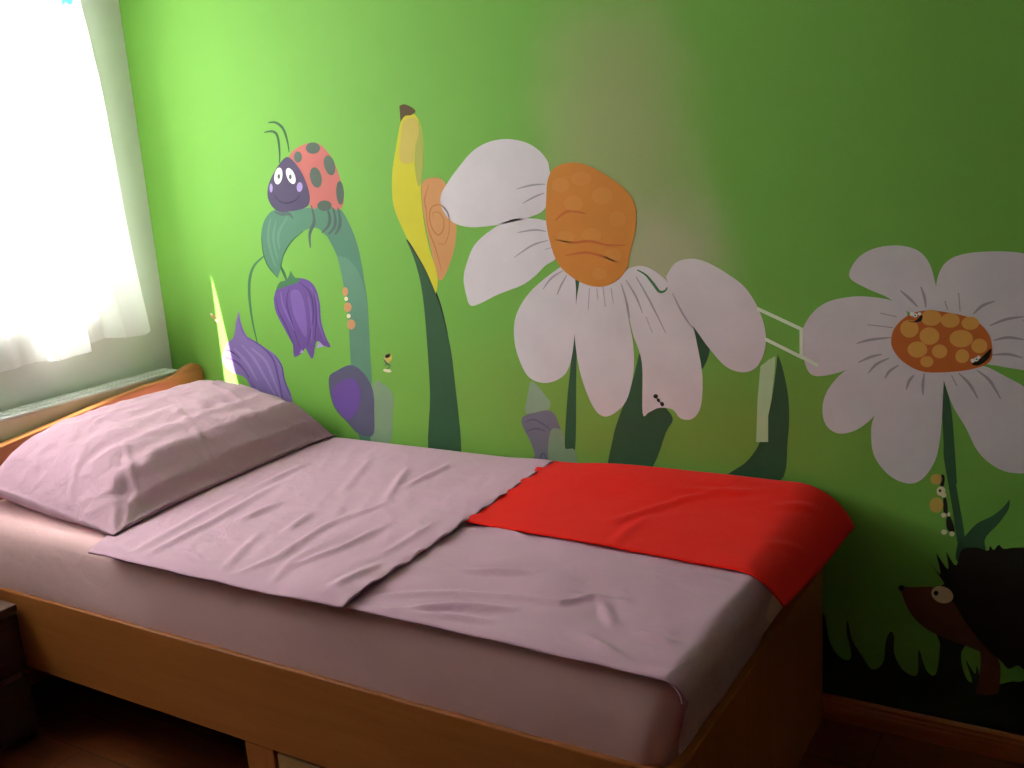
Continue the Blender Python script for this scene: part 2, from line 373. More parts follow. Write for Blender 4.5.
tag(mt, 'thick mattress in a pale pinkish fitted sheet lying in the bed', 'mattress')

FOLD_WR= [[(0.928, -0.95), (0.898, -0.759), (0.866, -0.555)], [(0.973, -0.961), (0.956, -0.736), (0.908, -0.44)], [(1.25, -0.942), (1.274, -0.838), (1.248, -0.654), (1.253, -0.502)], [(1.371, -0.966), (1.323, -0.845), (1.317, -0.764)], [(1.341, -0.865), (1.378, -0.739), (1.388, -0.599)], [(0.873, -0.493), (0.854, -0.287)], [(1.124, -0.44), (1.013, -0.186)], [(1.183, -0.712), (1.149, -0.594)], [(1.508, -0.92), (1.524, -0.789)], [(1.211, -0.945), (1.128, -0.749)], [(1.493, -0.749), (1.496, -0.541)], [(1.277, -0.457), (1.172, -0.219)], [(1.257, -0.352), (1.262, -0.144)], [(1.261, -0.601), (1.288, -0.452)], [(1.013, -0.697), (1.018, -0.573)]]
FLAT_WR= [[(1.588, -0.9), (1.715, -0.834), (1.844, -0.792)], [(1.651, -0.947), (1.767, -0.873), (1.886, -0.841)], [(1.561, -0.531), (1.654, -0.502), (1.755, -0.526)], [(2.013, -0.72), (2.055, -0.784), (2.094, -0.833)], [(1.844, -0.792), (1.952, -0.782), (2.009, -0.722)], [(2.168, -0.949), (2.242, -0.952), (2.298, -0.961)], [(1.94, -0.739), (2.063, -0.723)], [(1.58, -0.953), (1.713, -0.932), (1.874, -0.896)], [(2.144, -0.833), (2.215, -0.842)], [(2.057, -0.881), (2.161, -0.934)], [(2.061, -0.572), (2.207, -0.563)], [(1.701, -0.72), (1.836, -0.678)], [(2.196, -1.008), (2.206, -0.95), (2.236, -0.937)]]
SEAM_WR= [[(1.828, -0.507), (1.937, -0.944)]]
PILLOW_WR= [[(0.543, -0.82), (0.411, -0.63), (0.369, -0.496), (0.388, -0.404)], [(0.457, -0.401), (0.659, -0.481), (0.837, -0.569)], [(1.101, -1.118), (0.911, -0.958), (0.816, -0.793)], [(0.555, -0.993), (0.367, -0.775)], [(0.665, -0.952), (0.548, -0.803), (0.472, -0.676)], [(0.538, -0.999), (0.564, -0.963), (0.679, -0.997)], [(0.868, -0.975), (1.0, -1.015)], [(0.587, -0.669), (0.782, -0.805)], [(0.224, -0.227), (0.385, -0.18), (0.632, -0.251)], [(0.856, -0.724), (0.79, -0.6)], [(0.614, -0.314), (0.832, -0.321)], [(0.875, -0.85), (0.774, -0.695), (0.754, -0.612)], [(0.787, -1.028), (0.918, -1.046)], [(0.573, -0.934), (0.651, -0.906)]]
RED_WR= [[(1.936, -0.512), (1.934, -0.42), (1.941, -0.319)], [(1.921, -0.297), (1.968, -0.202), (2.079, -0.097)], [(1.945, -0.146), (2.107, -0.119)], [(2.038, -0.16), (2.14, -0.09)], [(1.876, -0.387), (1.941, -0.244)], [(2.188, -0.18), (2.269, -0.12)], [(2.231, -0.381), (2.299, -0.303)]]

TOP = MZ1
def drape_foot(x, x_edge, z, r=.035):
    """run a point past the mattress end: arc length beyond x_edge turns downwards"""
    if x <= x_edge: return x, z
    d = x-x_edge; a = d/r
    if a < PI/2: return x_edge+r*math.sin(a), z-r*(1-math.cos(a))
    return x_edge+r+.001, z-r-(d-r*PI/2)
# lower lilac sheet, falling over the foot end
def flat_pt(s, t):
    x = 1.36 + (2.420-.055*smoothstep(-.55, -.12, -.955+.905*t)-1.36)*s
    y = -.955 + (-.050+.955)*t
    w = wrinkles(x, y, FLAT_WR, .014, .012) + wrinkles(x, y, SEAM_WR, .003, .004)
    w += .004*noise.noise((x*5, y*6, 2)) + .003*noise.noise((x*14, y*15, 5))
    w *= smoothstep(0, .05, t)*smoothstep(2.38, 2.2, x)
    edge = 2.236 - .055*smoothstep(-.55, -.12, y)
    X, Z = drape_foot(x, edge, TOP+.006+max(w, -.0035), .036)
    X -= .022*smoothstep(TOP-.03, TOP-.16, Z)
    if t < .02: Z -= .004*(1-t/.02)
    y += .006*noise.noise((x*7, t*3, 9))*(1-t)
    if X > edge: X += .003*noise.noise((y*9, Z*9, 1))
    if x > edge+.06: y = max(y, -.935+.010*(x-edge)/.1)
    return (X, y, Z)
flat = sheet('bed_sheet', flat_pt, 150, 130, M_SHEET, .0025)
tag(flat, 'creased lilac sheet covering the foot half of the mattress and tucked over its end', 'sheet')
# upper lilac sheet with a frayed hem, lying from the pillow to the red cloth
def fold_pt(s, t):
    y = -.972 + (-.035+.972)*t
    x0 = .80 - .10*smoothstep(0, .25, t)
    x1 = 1.578 - .045*t + .006*noise.noise((y*18, 1, 1)) + .003*noise.noise((y*60, 4, 1))
    x = x0 + (x1-x0)*s
    y += (.004*noise.noise((x*11, 3, 3)))*(1-t)
    w = wrinkles(x, y, FOLD_WR, .010, .014) + .004*noise.noise((x*4, y*5, 7)) + .003*(.3-abs(noise.noise((x*14+y*5, y*6, 8))))
    z = TOP+.012 + max(w, -.004)*smoothstep(0, .06, t)*smoothstep(1, .92, t)
    z += .006*smoothstep(1.36, 1.5, x)
    z += .003*smoothstep(.97, 1, s)*math.sin(y*70)
    if t < .05: z -= .010*(1-t/.05)**2
    return (x, y, z)
fold = sheet('top_sheet', fold_pt, 150, 170, M_SHEET, .004)
tag(fold, 'wrinkled lilac sheet with a frayed hem laid between the pillow and the red cloth', 'sheet')
# red cloth
RB = [(0,.0),(1,.0)]
def red_pt(s, t):
    yf = -.50 - .03*s                      # front edge
    y = yf + (-.030-yf)*t
    xl = 1.545 - .045*t
    end = 2.335 + .036*t
    x = xl + (end-xl)*s
    edge = 2.215 - .02*t
    r = .10 + .045*t
    amax = .85 + .36*t
    w = .004*noise.noise((x*4, y*4, 3)) + .0015*noise.noise((x*12, y*12, 6)) + wrinkles(x, y, RED_WR, .008, .016)
    z = TOP+.016 + max(w, -.003) + .016*smoothstep(.5, 1, t)*smoothstep(1.55, 1.8, x)
    if x > edge:
        d = x-edge; a = min(d/r, amax); tail = max(0, d-r*amax)
        x = edge + r*math.sin(a) + tail*math.cos(a); z = z - r*(1-math.cos(a)) - tail*math.sin(a)
        y -= .010*d/.15*math.sin(PI*t)
    return (x, y, z)
red = sheet('red_cloth', red_pt, 110, 70, M_RED, .004)
tag(red, 'bright red cloth spread over the wall side of the bed foot, overhanging the footboard', 'blanket')

# ------------------------------------------------------------------ pillow
PT = [(-1,.135),(-.93,.166),(-.82,.178),(-.45,.172),(0,.160),(.3,.144),(.6,.124),(.85,.088),(1,.035)]
def pillow():
    bm = bmesh.new(); nu, nv = 90, 130
    def edge_xy(u, v):
        hx = .290 - .022*(1-abs(v)**2.5)*(1 if u > 0 else .3); hy = .437 - .010*(1-abs(u)**2.2)
        x = .486 + hx*u + .026*(-v)*(u > 0)*u; y = -.462 + hy*v + .02*(1-u)/2*max(0, -v)
        return x, y
    top = []; bot = []
    for i in range(nu+1):
        u = -1+2*i/nu; u = math.copysign(abs(u)**.85, u); rt = []; rb = []
        for j in range(nv+1):
            v = -1+2*j/nv; v = math.copysign(abs(v)**.85, v)
            x, y = edge_xy(u, v)
            f = (max(0, 1-abs(v)**(14 if v > 0 else 4.5)))**.5 * (max(0, 1-abs(u)**8))**.5
            seam = .604 + .022*(1-abs(v)**6)*.5 + .028*smoothstep(.2, -1, u) + .030*smoothstep(-.6, -1, v)*smoothstep(.9, -.2, u) + .022*smoothstep(.7, 1, v)*smoothstep(1, .6, u)
            Z = .606 + interp(PT, u)*f*1.04
            zt = seam*(1-f) + Z*f if f < 1 else Z
            zt = max(zt, seam)
            w = (wrinkles(x, y, PILLOW_WR, .008, .011) + .006*noise.noise((x*5, y*5, 1)) + .004*(.35-abs(noise.noise((x*9+y*4, y*8-x*3, 4)))*1.6) + .0042*(.35-abs(noise.noise((x*19, y*15, 8)))*1.6))*min(1, f*1.5)
            rad = .004*math.sin(14*math.atan2(v+1.02, 1.05-u))*math.exp(-2.2*math.hypot(v+1, u-1)) + .004*math.sin(15*math.atan2(1.02-v, 1.05-u))*math.exp(-2.2*math.hypot(v-1, u-1))
            zt += w + rad*min(1, f*2)
            zb = max(.6035, seam - .03*f*3)
            border = i in (0, nu) or j in (0, nv)
            a = bm.verts.new((x, y, zt if not border else seam)); rt.append(a)
            rb.append(a if border else bm.verts.new((x, y, zb)))
        top.append(rt); bot.append(rb)
    for i in range(nu):
        for j in range(nv):
            bm.faces.new((top[i][j], top[i+1][j], top[i+1][j+1], top[i][j+1]))
            q = [bot[i][j], bot[i][j+1], bot[i+1][j+1], bot[i+1][j]]
            if len(set(q)) == 4:
                try: bm.faces.new(q)
                except ValueError: pass
    return bm
pl = link('pillow', pillow(), M_PILLOW, smooth=True)
tag(pl, 'plump wrinkled lilac pillow leaning on the headboard', 'pillow')

# ------------------------------------------------------------------ nightstand
ns = thing('nightstand', 'low dark wooden nightstand beside the bed head, at the lower left corner', 'nightstand', (.25, -1.18, 0))
NX0, NX1, NY0, NY1, NZ = .125, .445, -1.42, -.962, .386
link('top', boxes((NX0, NX1, NY0, NY1, NZ-.018, NZ)), wood('nightstand_top_veneer', '#5a453a', '#6e574a', 'Y', .3), ns, bevel=.002)
link('side_panel', boxes((NX0, NX1-.018, NY1-.018, NY1-.002, 0, NZ-.018)), M_DARKWOOD, ns)
link('side_panel', boxes((NX0, NX1-.018, NY0+.002, NY0+.018, 0, NZ-.018)), M_DARKWOOD, ns)
link('back_panel', boxes((NX0, NX0+.01, NY0+.018, NY1-.018, .02, NZ-.018)), M_DARKWOOD, ns)
for z0, z1 in ((.205, .362), (.030, .188)):
    d = link('drawer', boxes((NX1-.018, NX1, NY0+.003, NY1-.003, z0, z1)), M_DARKWOOD, ns, bevel=.002)
    bm = bmesh.new(); ymid = (NY0+NY1)/2; cyl(bm, (NX1, ymid, (z0+z1)/2), (NX1+.014, ymid, (z0+z1)/2), .006); cyl(bm, (NX1+.012, ymid, (z0+z1)/2), (NX1+.024, ymid, (z0+z1)/2), .014, r1=.011)
    link('knob', bm, M_STEEL, d, smooth=False)
link('divider', boxes((NX0+.01, NX1-.004, NY0+.018, NY1-.018, .188, .200), (NX0+.01, NX1-.02, NY0+.018, NY1-.018, .012, .03)), wood('nightstand_edge_veneer', '#6a5040', '#7d6150', 'Y', .3), ns)

# ------------------------------------------------------------------ wall mural (brushed paint films on the green wall; x along the wall, z up, metres)
MURAL = [
 ('painted_leaf','painted curled green leaf under the ladybird, drooping to a point above the purple bell','painted leaf','painted plants and creatures of the wall mural',[
  ('fill','blade','leaf_teal',1,[(0.5531,1.0933),(0.5177,1.1301),(0.5028,1.1754),(0.5032,1.2244),(0.5247,1.2726),(0.5686,1.3037),(0.6164,1.2961),(0.714,1.3078),(0.7764,1.3099),(0.8359,1.3007),(0.8691,1.2504),(0.8907,1.1889),(0.9005,1.1118),(0.9007,1.0976),(0.9054,1.0227),(0.8981,0.8988),(0.8857,0.7523),(0.8805,0.5926),(0.8213,0.587),(0.812,0.7074),(0.8154,0.8267),(0.8237,0.9538),(0.8229,1.0209),(0.8161,1.1063),(0.8055,1.1627),(0.7765,1.2191),(0.7739,1.221),(0.7362,1.2465),(0.6824,1.238),(0.6294,1.2068),(0.5904,1.1669),(0.5728,1.1262)],(0,),None),
  ('fill','fold','leaf_grey',2,[(0.8055,1.1627),(0.8468,1.1533),(0.8786,1.1207),(0.8971,1.0695),(0.903,1.0038),(0.8969,0.8988),(0.8857,0.7621),(0.8183,0.7078),(0.8154,0.8267),(0.8237,0.9538),(0.8229,1.0209),(0.8161,1.1063)],(0,),None),
  ('stroke','tip_edge','leaf_dark',2,[[(0.5054,1.2244),(0.5028,1.1754),(0.5177,1.1301),(0.5531,1.0933)],[(0.5728,1.1262),(0.5904,1.1669),(0.6294,1.2068),(0.6824,1.238)]],0.004,None),
  ('stroke','brush_streak','leaf_grey',2,[[(0.5537,1.2801),(0.5347,1.2321),(0.5364,1.1752),(0.5506,1.1261)],[(0.5744,1.2716),(0.5542,1.2157),(0.5624,1.1507)],[(0.6251,1.2825),(0.5788,1.2315),(0.5743,1.1831)]],0.012,'blade'),
 ]),
 ('painted_ladybird','painted ladybird with red spotted shell and dark purple face on the curled leaf','painted insect','painted plants and creatures of the wall mural',[
  ('fill','shell','lady_red',3,[(0.6592,1.4613),(0.6827,1.4796),(0.7246,1.4933),(0.7685,1.4959),(0.8004,1.4782),(0.8295,1.443),(0.8482,1.3945),(0.8563,1.3431),(0.8494,1.3111),(0.8263,1.2975),(0.794,1.3127),(0.7685,1.3167),(0.7404,1.3043),(0.7215,1.3081),(0.7203,1.3476),(0.7129,1.3872),(0.6919,1.4239),(0.6693,1.4511)],(),None),
  ('raw','spot','lady_spot',4,[(0.785,1.479),(0.7821,1.4729),(0.7753,1.4678),(0.7659,1.4648),(0.7552,1.4641),(0.7448,1.4659),(0.7363,1.47),(0.7311,1.4757),(0.7299,1.4821),(0.733,1.4883),(0.7398,1.4933),(0.7493,1.4964),(0.76,1.497),(0.7704,1.4951),(0.7787,1.4911),(0.7839,1.4854)],(),'shell'),
  ('raw','spot','lady_spot',4,[(0.7103,1.4574),(0.7082,1.4513),(0.704,1.4463),(0.6983,1.4431),(0.692,1.4421),(0.6861,1.4437),(0.6815,1.4474),(0.6788,1.4528),(0.6786,1.459),(0.6808,1.4651),(0.685,1.4702),(0.6907,1.4734),(0.697,1.4743),(0.7028,1.4727),(0.7074,1.469),(0.7101,1.4636)],(),'shell'),
  ('raw','spot','lady_spot',4,[(0.7788,1.3977),(0.7787,1.3861),(0.7752,1.3758),(0.7688,1.3685),(0.7605,1.3652),(0.7515,1.3664),(0.7432,1.3721),(0.737,1.3813),(0.7337,1.3926),(0.7338,1.4042),(0.7374,1.4145),(0.7439,1.4218),(0.7522,1.425),(0.7611,1.4237),(0.7693,1.418),(0.7755,1.4089)],(),'shell'),
  ('raw','spot','lady_spot',4,[(0.8347,1.4308),(0.8355,1.4197),(0.8332,1.4098),(0.828,1.4026),(0.8207,1.3992),(0.8125,1.4002),(0.8046,1.4054),(0.7982,1.4141),(0.7943,1.4248),(0.7935,1.4361),(0.7959,1.446),(0.8012,1.4531),(0.8085,1.4564),(0.8166,1.4554),(0.8245,1.4501),(0.8308,1.4415)],(),'shell'),
  ('raw','spot','lady_spot',4,[(0.8578,1.3474),(0.8558,1.3345),(0.8519,1.3234),(0.8468,1.316),(0.8411,1.3134),(0.8357,1.3159),(0.8315,1.3232),(0.8291,1.3343),(0.8289,1.3473),(0.8309,1.3603),(0.8348,1.3713),(0.84,1.3786),(0.8457,1.3812),(0.851,1.3786),(0.8551,1.3713),(0.8575,1.3604)],(),'shell'),
  ('raw','spot','lady_spot',4,[(0.8058,1.3111),(0.8029,1.3052),(0.7962,1.3003),(0.7868,1.2971),(0.776,1.2962),(0.7655,1.2977),(0.7569,1.3013),(0.7516,1.3065),(0.7504,1.3126),(0.7534,1.3185),(0.7602,1.3234),(0.7697,1.3265),(0.7805,1.3274),(0.7909,1.3259),(0.7993,1.3223),(0.8046,1.3171)],(),'shell'),
  ('fill','head','lady_purple',4,[(0.6528,1.4604),(0.6811,1.4407),(0.7066,1.4037),(0.7222,1.3607),(0.7218,1.3279),(0.7037,1.3086),(0.6501,1.2994),(0.5949,1.2981),(0.5652,1.3157),(0.5516,1.3465),(0.5624,1.3831),(0.5914,1.4186),(0.6234,1.4468)],(),None),
  ('raw','eye','paint_white',5,[(0.6227,1.4037),(0.6182,1.3944),(0.6119,1.387),(0.6047,1.3824),(0.5979,1.3813),(0.5925,1.3841),(0.5892,1.3902),(0.5886,1.3987),(0.5908,1.4083),(0.5954,1.4176),(0.6018,1.425),(0.6088,1.4295),(0.6156,1.4305),(0.621,1.4277),(0.6243,1.4216),(0.6249,1.4132)],(),'head'),
  ('raw','eye','paint_white',5,[(0.673,1.4076),(0.6753,1.3983),(0.6749,1.3899),(0.6718,1.3836),(0.6665,1.3803),(0.6599,1.3806),(0.6528,1.3845),(0.6464,1.3913),(0.6417,1.4001),(0.6394,1.4094),(0.6398,1.4179),(0.643,1.4242),(0.6483,1.4274),(0.6549,1.427),(0.662,1.4231),(0.6683,1.4163)],(),'head'),
  ('raw','pupil','lady_spot',6,[(0.6139,1.4044),(0.613,1.4016),(0.6114,1.3993),(0.6094,1.3978),(0.6072,1.3974),(0.6052,1.398),(0.6037,1.3996),(0.6029,1.402),(0.6029,1.4048),(0.6038,1.4076),(0.6054,1.4099),(0.6074,1.4114),(0.6096,1.4118),(0.6116,1.4112),(0.6131,1.4096),(0.6139,1.4072)],(),'head'),
  ('raw','pupil','lady_spot',6,[(0.6606,1.4011),(0.6597,1.3984),(0.6582,1.3961),(0.6562,1.3946),(0.6541,1.3941),(0.6521,1.3947),(0.6506,1.3964),(0.6498,1.3988),(0.6498,1.4015),(0.6507,1.4043),(0.6522,1.4066),(0.6542,1.408),(0.6563,1.4085),(0.6583,1.4079),(0.6598,1.4062),(0.6606,1.4039)],(),'head'),
  ('raw','cheek','paint_lilac',5,[(0.6994,1.3686),(0.6971,1.3632),(0.6933,1.3589),(0.6888,1.3561),(0.6841,1.3555),(0.6801,1.357),(0.6772,1.3605),(0.676,1.3654),(0.6766,1.3709),(0.679,1.3763),(0.6827,1.3807),(0.6873,1.3834),(0.6919,1.384),(0.696,1.3825),(0.6988,1.379),(0.7,1.3741)],(),'head'),
  ('raw','cheek','paint_lilac',5,[(0.5771,1.3712),(0.5758,1.3661),(0.5737,1.3618),(0.5711,1.359),(0.5685,1.3581),(0.5661,1.3592),(0.5645,1.3622),(0.5638,1.3665),(0.5642,1.3717),(0.5655,1.3767),(0.5676,1.381),(0.5702,1.3838),(0.5729,1.3847),(0.5752,1.3836),(0.5768,1.3807),(0.5775,1.3763)],(),'head'),
  ('stroke','mouth','lady_mouth',5,[[(0.58,1.349),(0.6001,1.3302),(0.6312,1.3239),(0.6641,1.3309),(0.6861,1.3455)]],0.006,'head'),
  ('stroke','antenna','leaf_dark',3,[[(0.6166,1.4439),(0.6228,1.4763),(0.622,1.522),(0.6046,1.5381),(0.5696,1.5377)]],0.009,None),
  ('stroke','antenna','leaf_dark',3,[[(0.6613,1.4743),(0.6592,1.5068),(0.648,1.543),(0.6214,1.5629),(0.5908,1.565)]],0.009,None),
  ('stroke','leg','lady_leg',5,[[(0.726,1.3146),(0.7306,1.2683),(0.7069,1.2287),(0.7034,1.1871)]],0.011,None),
  ('stroke','leg','lady_leg',5,[[(0.7844,1.3064),(0.7937,1.2801),(0.7856,1.254),(0.7561,1.2314)]],0.011,None),
  ('stroke','leg','lady_leg',5,[[(0.8102,1.3057),(0.8143,1.2731),(0.8063,1.2471),(0.7819,1.2277)]],0.011,None),
  ('stroke','leg','lady_leg',5,[[(0.829,1.3052),(0.8331,1.2727),(0.8261,1.2467),(0.8076,1.2254)]],0.011,None),
  ('stroke','leg','lady_leg',5,[[(0.5717,1.2986),(0.5984,1.2912),(0.6307,1.2918),(0.6466,1.2767)]],0.011,None),
 ]),
 ('painted_bellflower','painted purple bellflower hanging upside down beneath the curled leaf tip','painted flower','painted plants and creatures of the wall mural',[
  ('stroke','stem','leaf_mid',1,[[(0.5658,1.1389),(0.581,1.1096),(0.5922,1.0802)]],0.012,None),
  ('fill','bloom','bell_purple',3,[(0.5621,1.0749),(0.6048,1.0931),(0.6694,1.0907),(0.7043,1.0669),(0.7163,1.0186),(0.7142,0.96),(0.7263,0.9112),(0.741,0.8803),(0.7133,0.883),(0.6854,0.8947),(0.6602,0.8385),(0.6365,0.8726),(0.6063,0.8479),(0.5828,0.8427),(0.5847,0.8804),(0.553,0.9348),(0.5273,0.9844),(0.5244,1.0246),(0.5388,1.0548)],(11, 14, 17),None),
  ('fill','petal_highlight','bell_light',4,[(0.6,1.0458),(0.6318,1.0562),(0.6494,1.027),(0.6535,0.968),(0.6445,0.908),(0.62,0.9371),(0.6012,0.9864)],(),'bloom'),
  ('stroke','petal_edge','bell_dark',4,[[(0.5355,1.0348),(0.5409,0.9848),(0.5665,0.9353),(0.5898,0.8705)],[(0.5978,1.0655),(0.5793,1.0157),(0.5899,0.9561),(0.6126,0.8715)],[(0.6965,1.0571),(0.6992,0.989),(0.6797,0.8995)],[(0.6421,1.0807),(0.6822,1.0472),(0.6849,0.9788),(0.6439,0.8779)]],0.006,'bloom'),
  ('fill','calyx','leaf_mid',4,[(0.5431,1.0568),(0.5603,1.0799),(0.5908,1.0881),(0.6111,1.1166),(0.6261,1.0952),(0.6492,1.0935),(0.6313,1.0787),(0.5903,1.0684)],(3,),None),
  ('raw','petal_lining','paint_lilac',4,[(0.6073,0.8541),(0.6198,0.8668),(0.6289,0.8571)],(),'bloom'),
  ('raw','petal_lining','paint_lilac',4,[(0.6825,0.8747),(0.6984,0.8953),(0.713,0.881)],(),'bloom'),
  ('stroke','streak','bell_light',4,[[(0.5581,1.0501),(0.5635,1.0004),(0.5985,0.9263)],[(0.6851,1.0667),(0.705,1.0281),(0.7039,0.9597),(0.7203,0.8962)],[(0.6717,1.0373),(0.6758,0.9785),(0.6651,0.8889)]],0.009,'bloom'),
 ]),
 ('painted_bellflower','painted pale purple bellflower leaning behind the pillow by the bed head','painted flower','painted plants and creatures of the wall mural',[
  ('stroke','stem','leaf_mid',1,[[(0.5038,1.1616),(0.4595,1.1338),(0.4318,1.0936),(0.4184,1.0327),(0.4182,0.9508),(0.4288,0.8736)]],0.012,None),
  ('fill','bloom','bell_mid',3,[(0.3634,0.9853),(0.3665,0.9388),(0.3878,0.8979),(0.4466,0.8713),(0.4978,0.8457),(0.5264,0.8111),(0.5319,0.7596),(0.5511,0.7089),(0.5453,0.6455),(0.4639,0.6389),(0.4085,0.688),(0.3725,0.7283),(0.349,0.7589),(0.3004,0.772),(0.2606,0.7967),(0.2592,0.8288),(0.2895,0.8729),(0.3227,0.8954),(0.3439,0.9485)],(0,),None),
  ('stroke','petal_edge','bell_purple',4,[[(0.3874,0.8958),(0.4524,0.8643),(0.4916,0.8247),(0.5041,0.7579),(0.5123,0.6798)],[(0.2687,0.8239),(0.3082,0.8152),(0.3411,0.7957),(0.3708,0.7602)]],0.01,'bloom'),
  ('stroke','petal_edge','bell_dark',4,[[(0.4973,0.8426),(0.5233,0.8088),(0.5291,0.7594),(0.547,0.7086)],[(0.2707,0.8508),(0.3061,0.8439),(0.3385,0.8221)]],0.005,'bloom'),
  ('stroke','streak','bell_pale',4,[[(0.3543,0.8704),(0.4036,0.8254),(0.4426,0.7646),(0.4868,0.6937)],[(0.3957,0.8617),(0.4524,0.8227),(0.4779,0.7667),(0.5061,0.6846)],[(0.316,0.8581),(0.3657,0.8129),(0.4051,0.7517)]],0.012,'bloom'),
  ('stroke','streak','bell_light',4,[[(0.3573,0.9593),(0.3671,0.918),(0.3922,0.8825)],[(0.3582,0.7701),(0.4049,0.7091),(0.4621,0.6707)]],0.01,'bloom'),
 ]),
 ('painted_blossom','blurred dark purple blossom painted across the foot of the curled leaf','painted flower','painted plants and creatures of the wall mural',[
  ('fill','bloom','smudge_dark',3,[(0.7207,0.7815),(0.756,0.8056),(0.8154,0.8267),(0.8618,0.8048),(0.8919,0.7527),(0.8881,0.6734),(0.8736,0.6071),(0.8176,0.607),(0.7719,0.6436),(0.7355,0.6763),(0.7185,0.7207)],(),None),
  ('fill','bloom_centre','smudge_purple',4,[(0.7321,0.7439),(0.7773,0.777),(0.8219,0.7827),(0.8424,0.7494),(0.8289,0.6936),(0.7854,0.6498),(0.7503,0.6723),(0.7286,0.7012)],(),None),
  ('fill','grey_leaf','smudge_grey',2,[(0.8937,0.7676),(0.9423,0.7707),(0.9682,0.7385),(0.9589,0.6791),(0.9385,0.5881),(0.8642,0.5809)],(),None),  # grey painted leaf right of the blossom
 ]),
 ('painted_berries','three small orange berries painted along the curled leaf edge','painted berries','painted plants and creatures of the wall mural',[
  ('raw','berry','berry',4,[(0.8347,1.0544),(0.8332,1.0493),(0.8303,1.045),(0.8263,1.042),(0.8219,1.0409),(0.8178,1.0419),(0.8146,1.0447),(0.8128,1.049),(0.8126,1.0541),(0.8142,1.0592),(0.8172,1.0636),(0.8212,1.0665),(0.8255,1.0676),(0.8296,1.0666),(0.8328,1.0638),(0.8346,1.0595)],(),None),
  ('raw','berry','berry',4,[(0.8418,1.007),(0.84,1.0015),(0.8362,0.9968),(0.831,0.9935),(0.8252,0.9923),(0.8196,0.9932),(0.8153,0.9962),(0.8127,1.0008),(0.8123,1.0063),(0.8142,1.0119),(0.818,1.0166),(0.8232,1.0198),(0.829,1.021),(0.8345,1.0201),(0.8389,1.0171),(0.8414,1.0125)],(),None),
  ('raw','berry','berry',4,[(0.8495,0.9546),(0.8475,0.9486),(0.8434,0.9435),(0.8378,0.94),(0.8315,0.9386),(0.8255,0.9395),(0.8207,0.9427),(0.8179,0.9476),(0.8175,0.9535),(0.8195,0.9595),(0.8237,0.9647),(0.8293,0.9682),(0.8356,0.9695),(0.8416,0.9685),(0.8463,0.9654),(0.8491,0.9605)],(),None),
  ('raw','cream_dot','cream',4,[(0.8318,1.0325),(0.8309,1.03),(0.829,1.0278),(0.8264,1.0263),(0.8235,1.0257),(0.8208,1.0262),(0.8186,1.0276),(0.8173,1.0297),(0.817,1.0323),(0.818,1.0348),(0.8199,1.037),(0.8224,1.0385),(0.8253,1.0391),(0.8281,1.0386),(0.8303,1.0372),(0.8316,1.0351)],(),None),  # cream dots painted between the berries
  ('raw','cream_dot','cream',4,[(0.8346,0.9801),(0.8337,0.9775),(0.8318,0.9752),(0.8292,0.9737),(0.8263,0.9731),(0.8235,0.9735),(0.8213,0.9749),(0.82,0.9771),(0.8198,0.9796),(0.8207,0.9822),(0.8226,0.9845),(0.8252,0.986),(0.8281,0.9866),(0.8308,0.9862),(0.833,0.9848),(0.8344,0.9826)],(),None),
 ]),
 ('painted_bee','tiny yellow and cream bee painted right of the curled leaf','painted insect','painted plants and creatures of the wall mural',[
  ('raw','body','bee_yellow',2,[(0.9762,0.8528),(0.9721,0.8474),(0.9668,0.8432),(0.9611,0.841),(0.9558,0.841),(0.9517,0.8433),(0.9495,0.8476),(0.9495,0.8531),(0.9518,0.859),(0.9559,0.8644),(0.9612,0.8685),(0.9669,0.8707),(0.9722,0.8706),(0.9762,0.8683),(0.9784,0.8641),(0.9784,0.8587)],(),None),
  ('raw','wing','cream',2,[(0.9724,0.8657),(0.9722,0.8634),(0.9705,0.8609),(0.9674,0.8586),(0.9634,0.8568),(0.9591,0.8558),(0.9552,0.8558),(0.9523,0.8568),(0.9508,0.8585),(0.9509,0.8608),(0.9527,0.8633),(0.9558,0.8656),(0.9598,0.8674),(0.9641,0.8684),(0.968,0.8684),(0.9709,0.8674)],(),None),
  ('raw','wing','cream',2,[(0.9708,0.8157),(0.969,0.8138),(0.9651,0.8124),(0.9597,0.8117),(0.9537,0.8119),(0.9479,0.8128),(0.9433,0.8143),(0.9405,0.8163),(0.94,0.8184),(0.9418,0.8202),(0.9457,0.8216),(0.9511,0.8223),(0.9571,0.8222),(0.9629,0.8213),(0.9675,0.8197),(0.9703,0.8177)],(),None),
  ('stroke','stripe','lady_spot',3,[[(0.9463,0.8531),(0.9543,0.8407),(0.9707,0.8326)],[(0.947,0.8326),(0.9619,0.8385)],[(0.9536,0.8214),(0.9689,0.8306)]],0.006,'body'),
 ]),
 ('painted_bee','tiny pink and white bee painted beside the sunlit streak near the bed head','painted insect','painted plants and creatures of the wall mural',[
  ('raw','body','berry',2,[(0.2472,0.9555),(0.2443,0.9542),(0.2406,0.9539),(0.2367,0.9546),(0.2331,0.9562),(0.2305,0.9585),(0.2291,0.9612),(0.2293,0.9638),(0.231,0.9659),(0.2339,0.9672),(0.2375,0.9676),(0.2415,0.9668),(0.245,0.9652),(0.2477,0.9629),(0.249,0.9602),(0.2488,0.9576)],(),None),
  ('raw','wing','cream',2,[(0.2359,0.9622),(0.2338,0.9619),(0.2316,0.9624),(0.2295,0.9638),(0.2278,0.9657),(0.2268,0.9679),(0.2267,0.97),(0.2275,0.9718),(0.229,0.973),(0.2311,0.9733),(0.2333,0.9727),(0.2354,0.9714),(0.2371,0.9695),(0.2381,0.9672),(0.2382,0.9651),(0.2374,0.9633)],(),None),
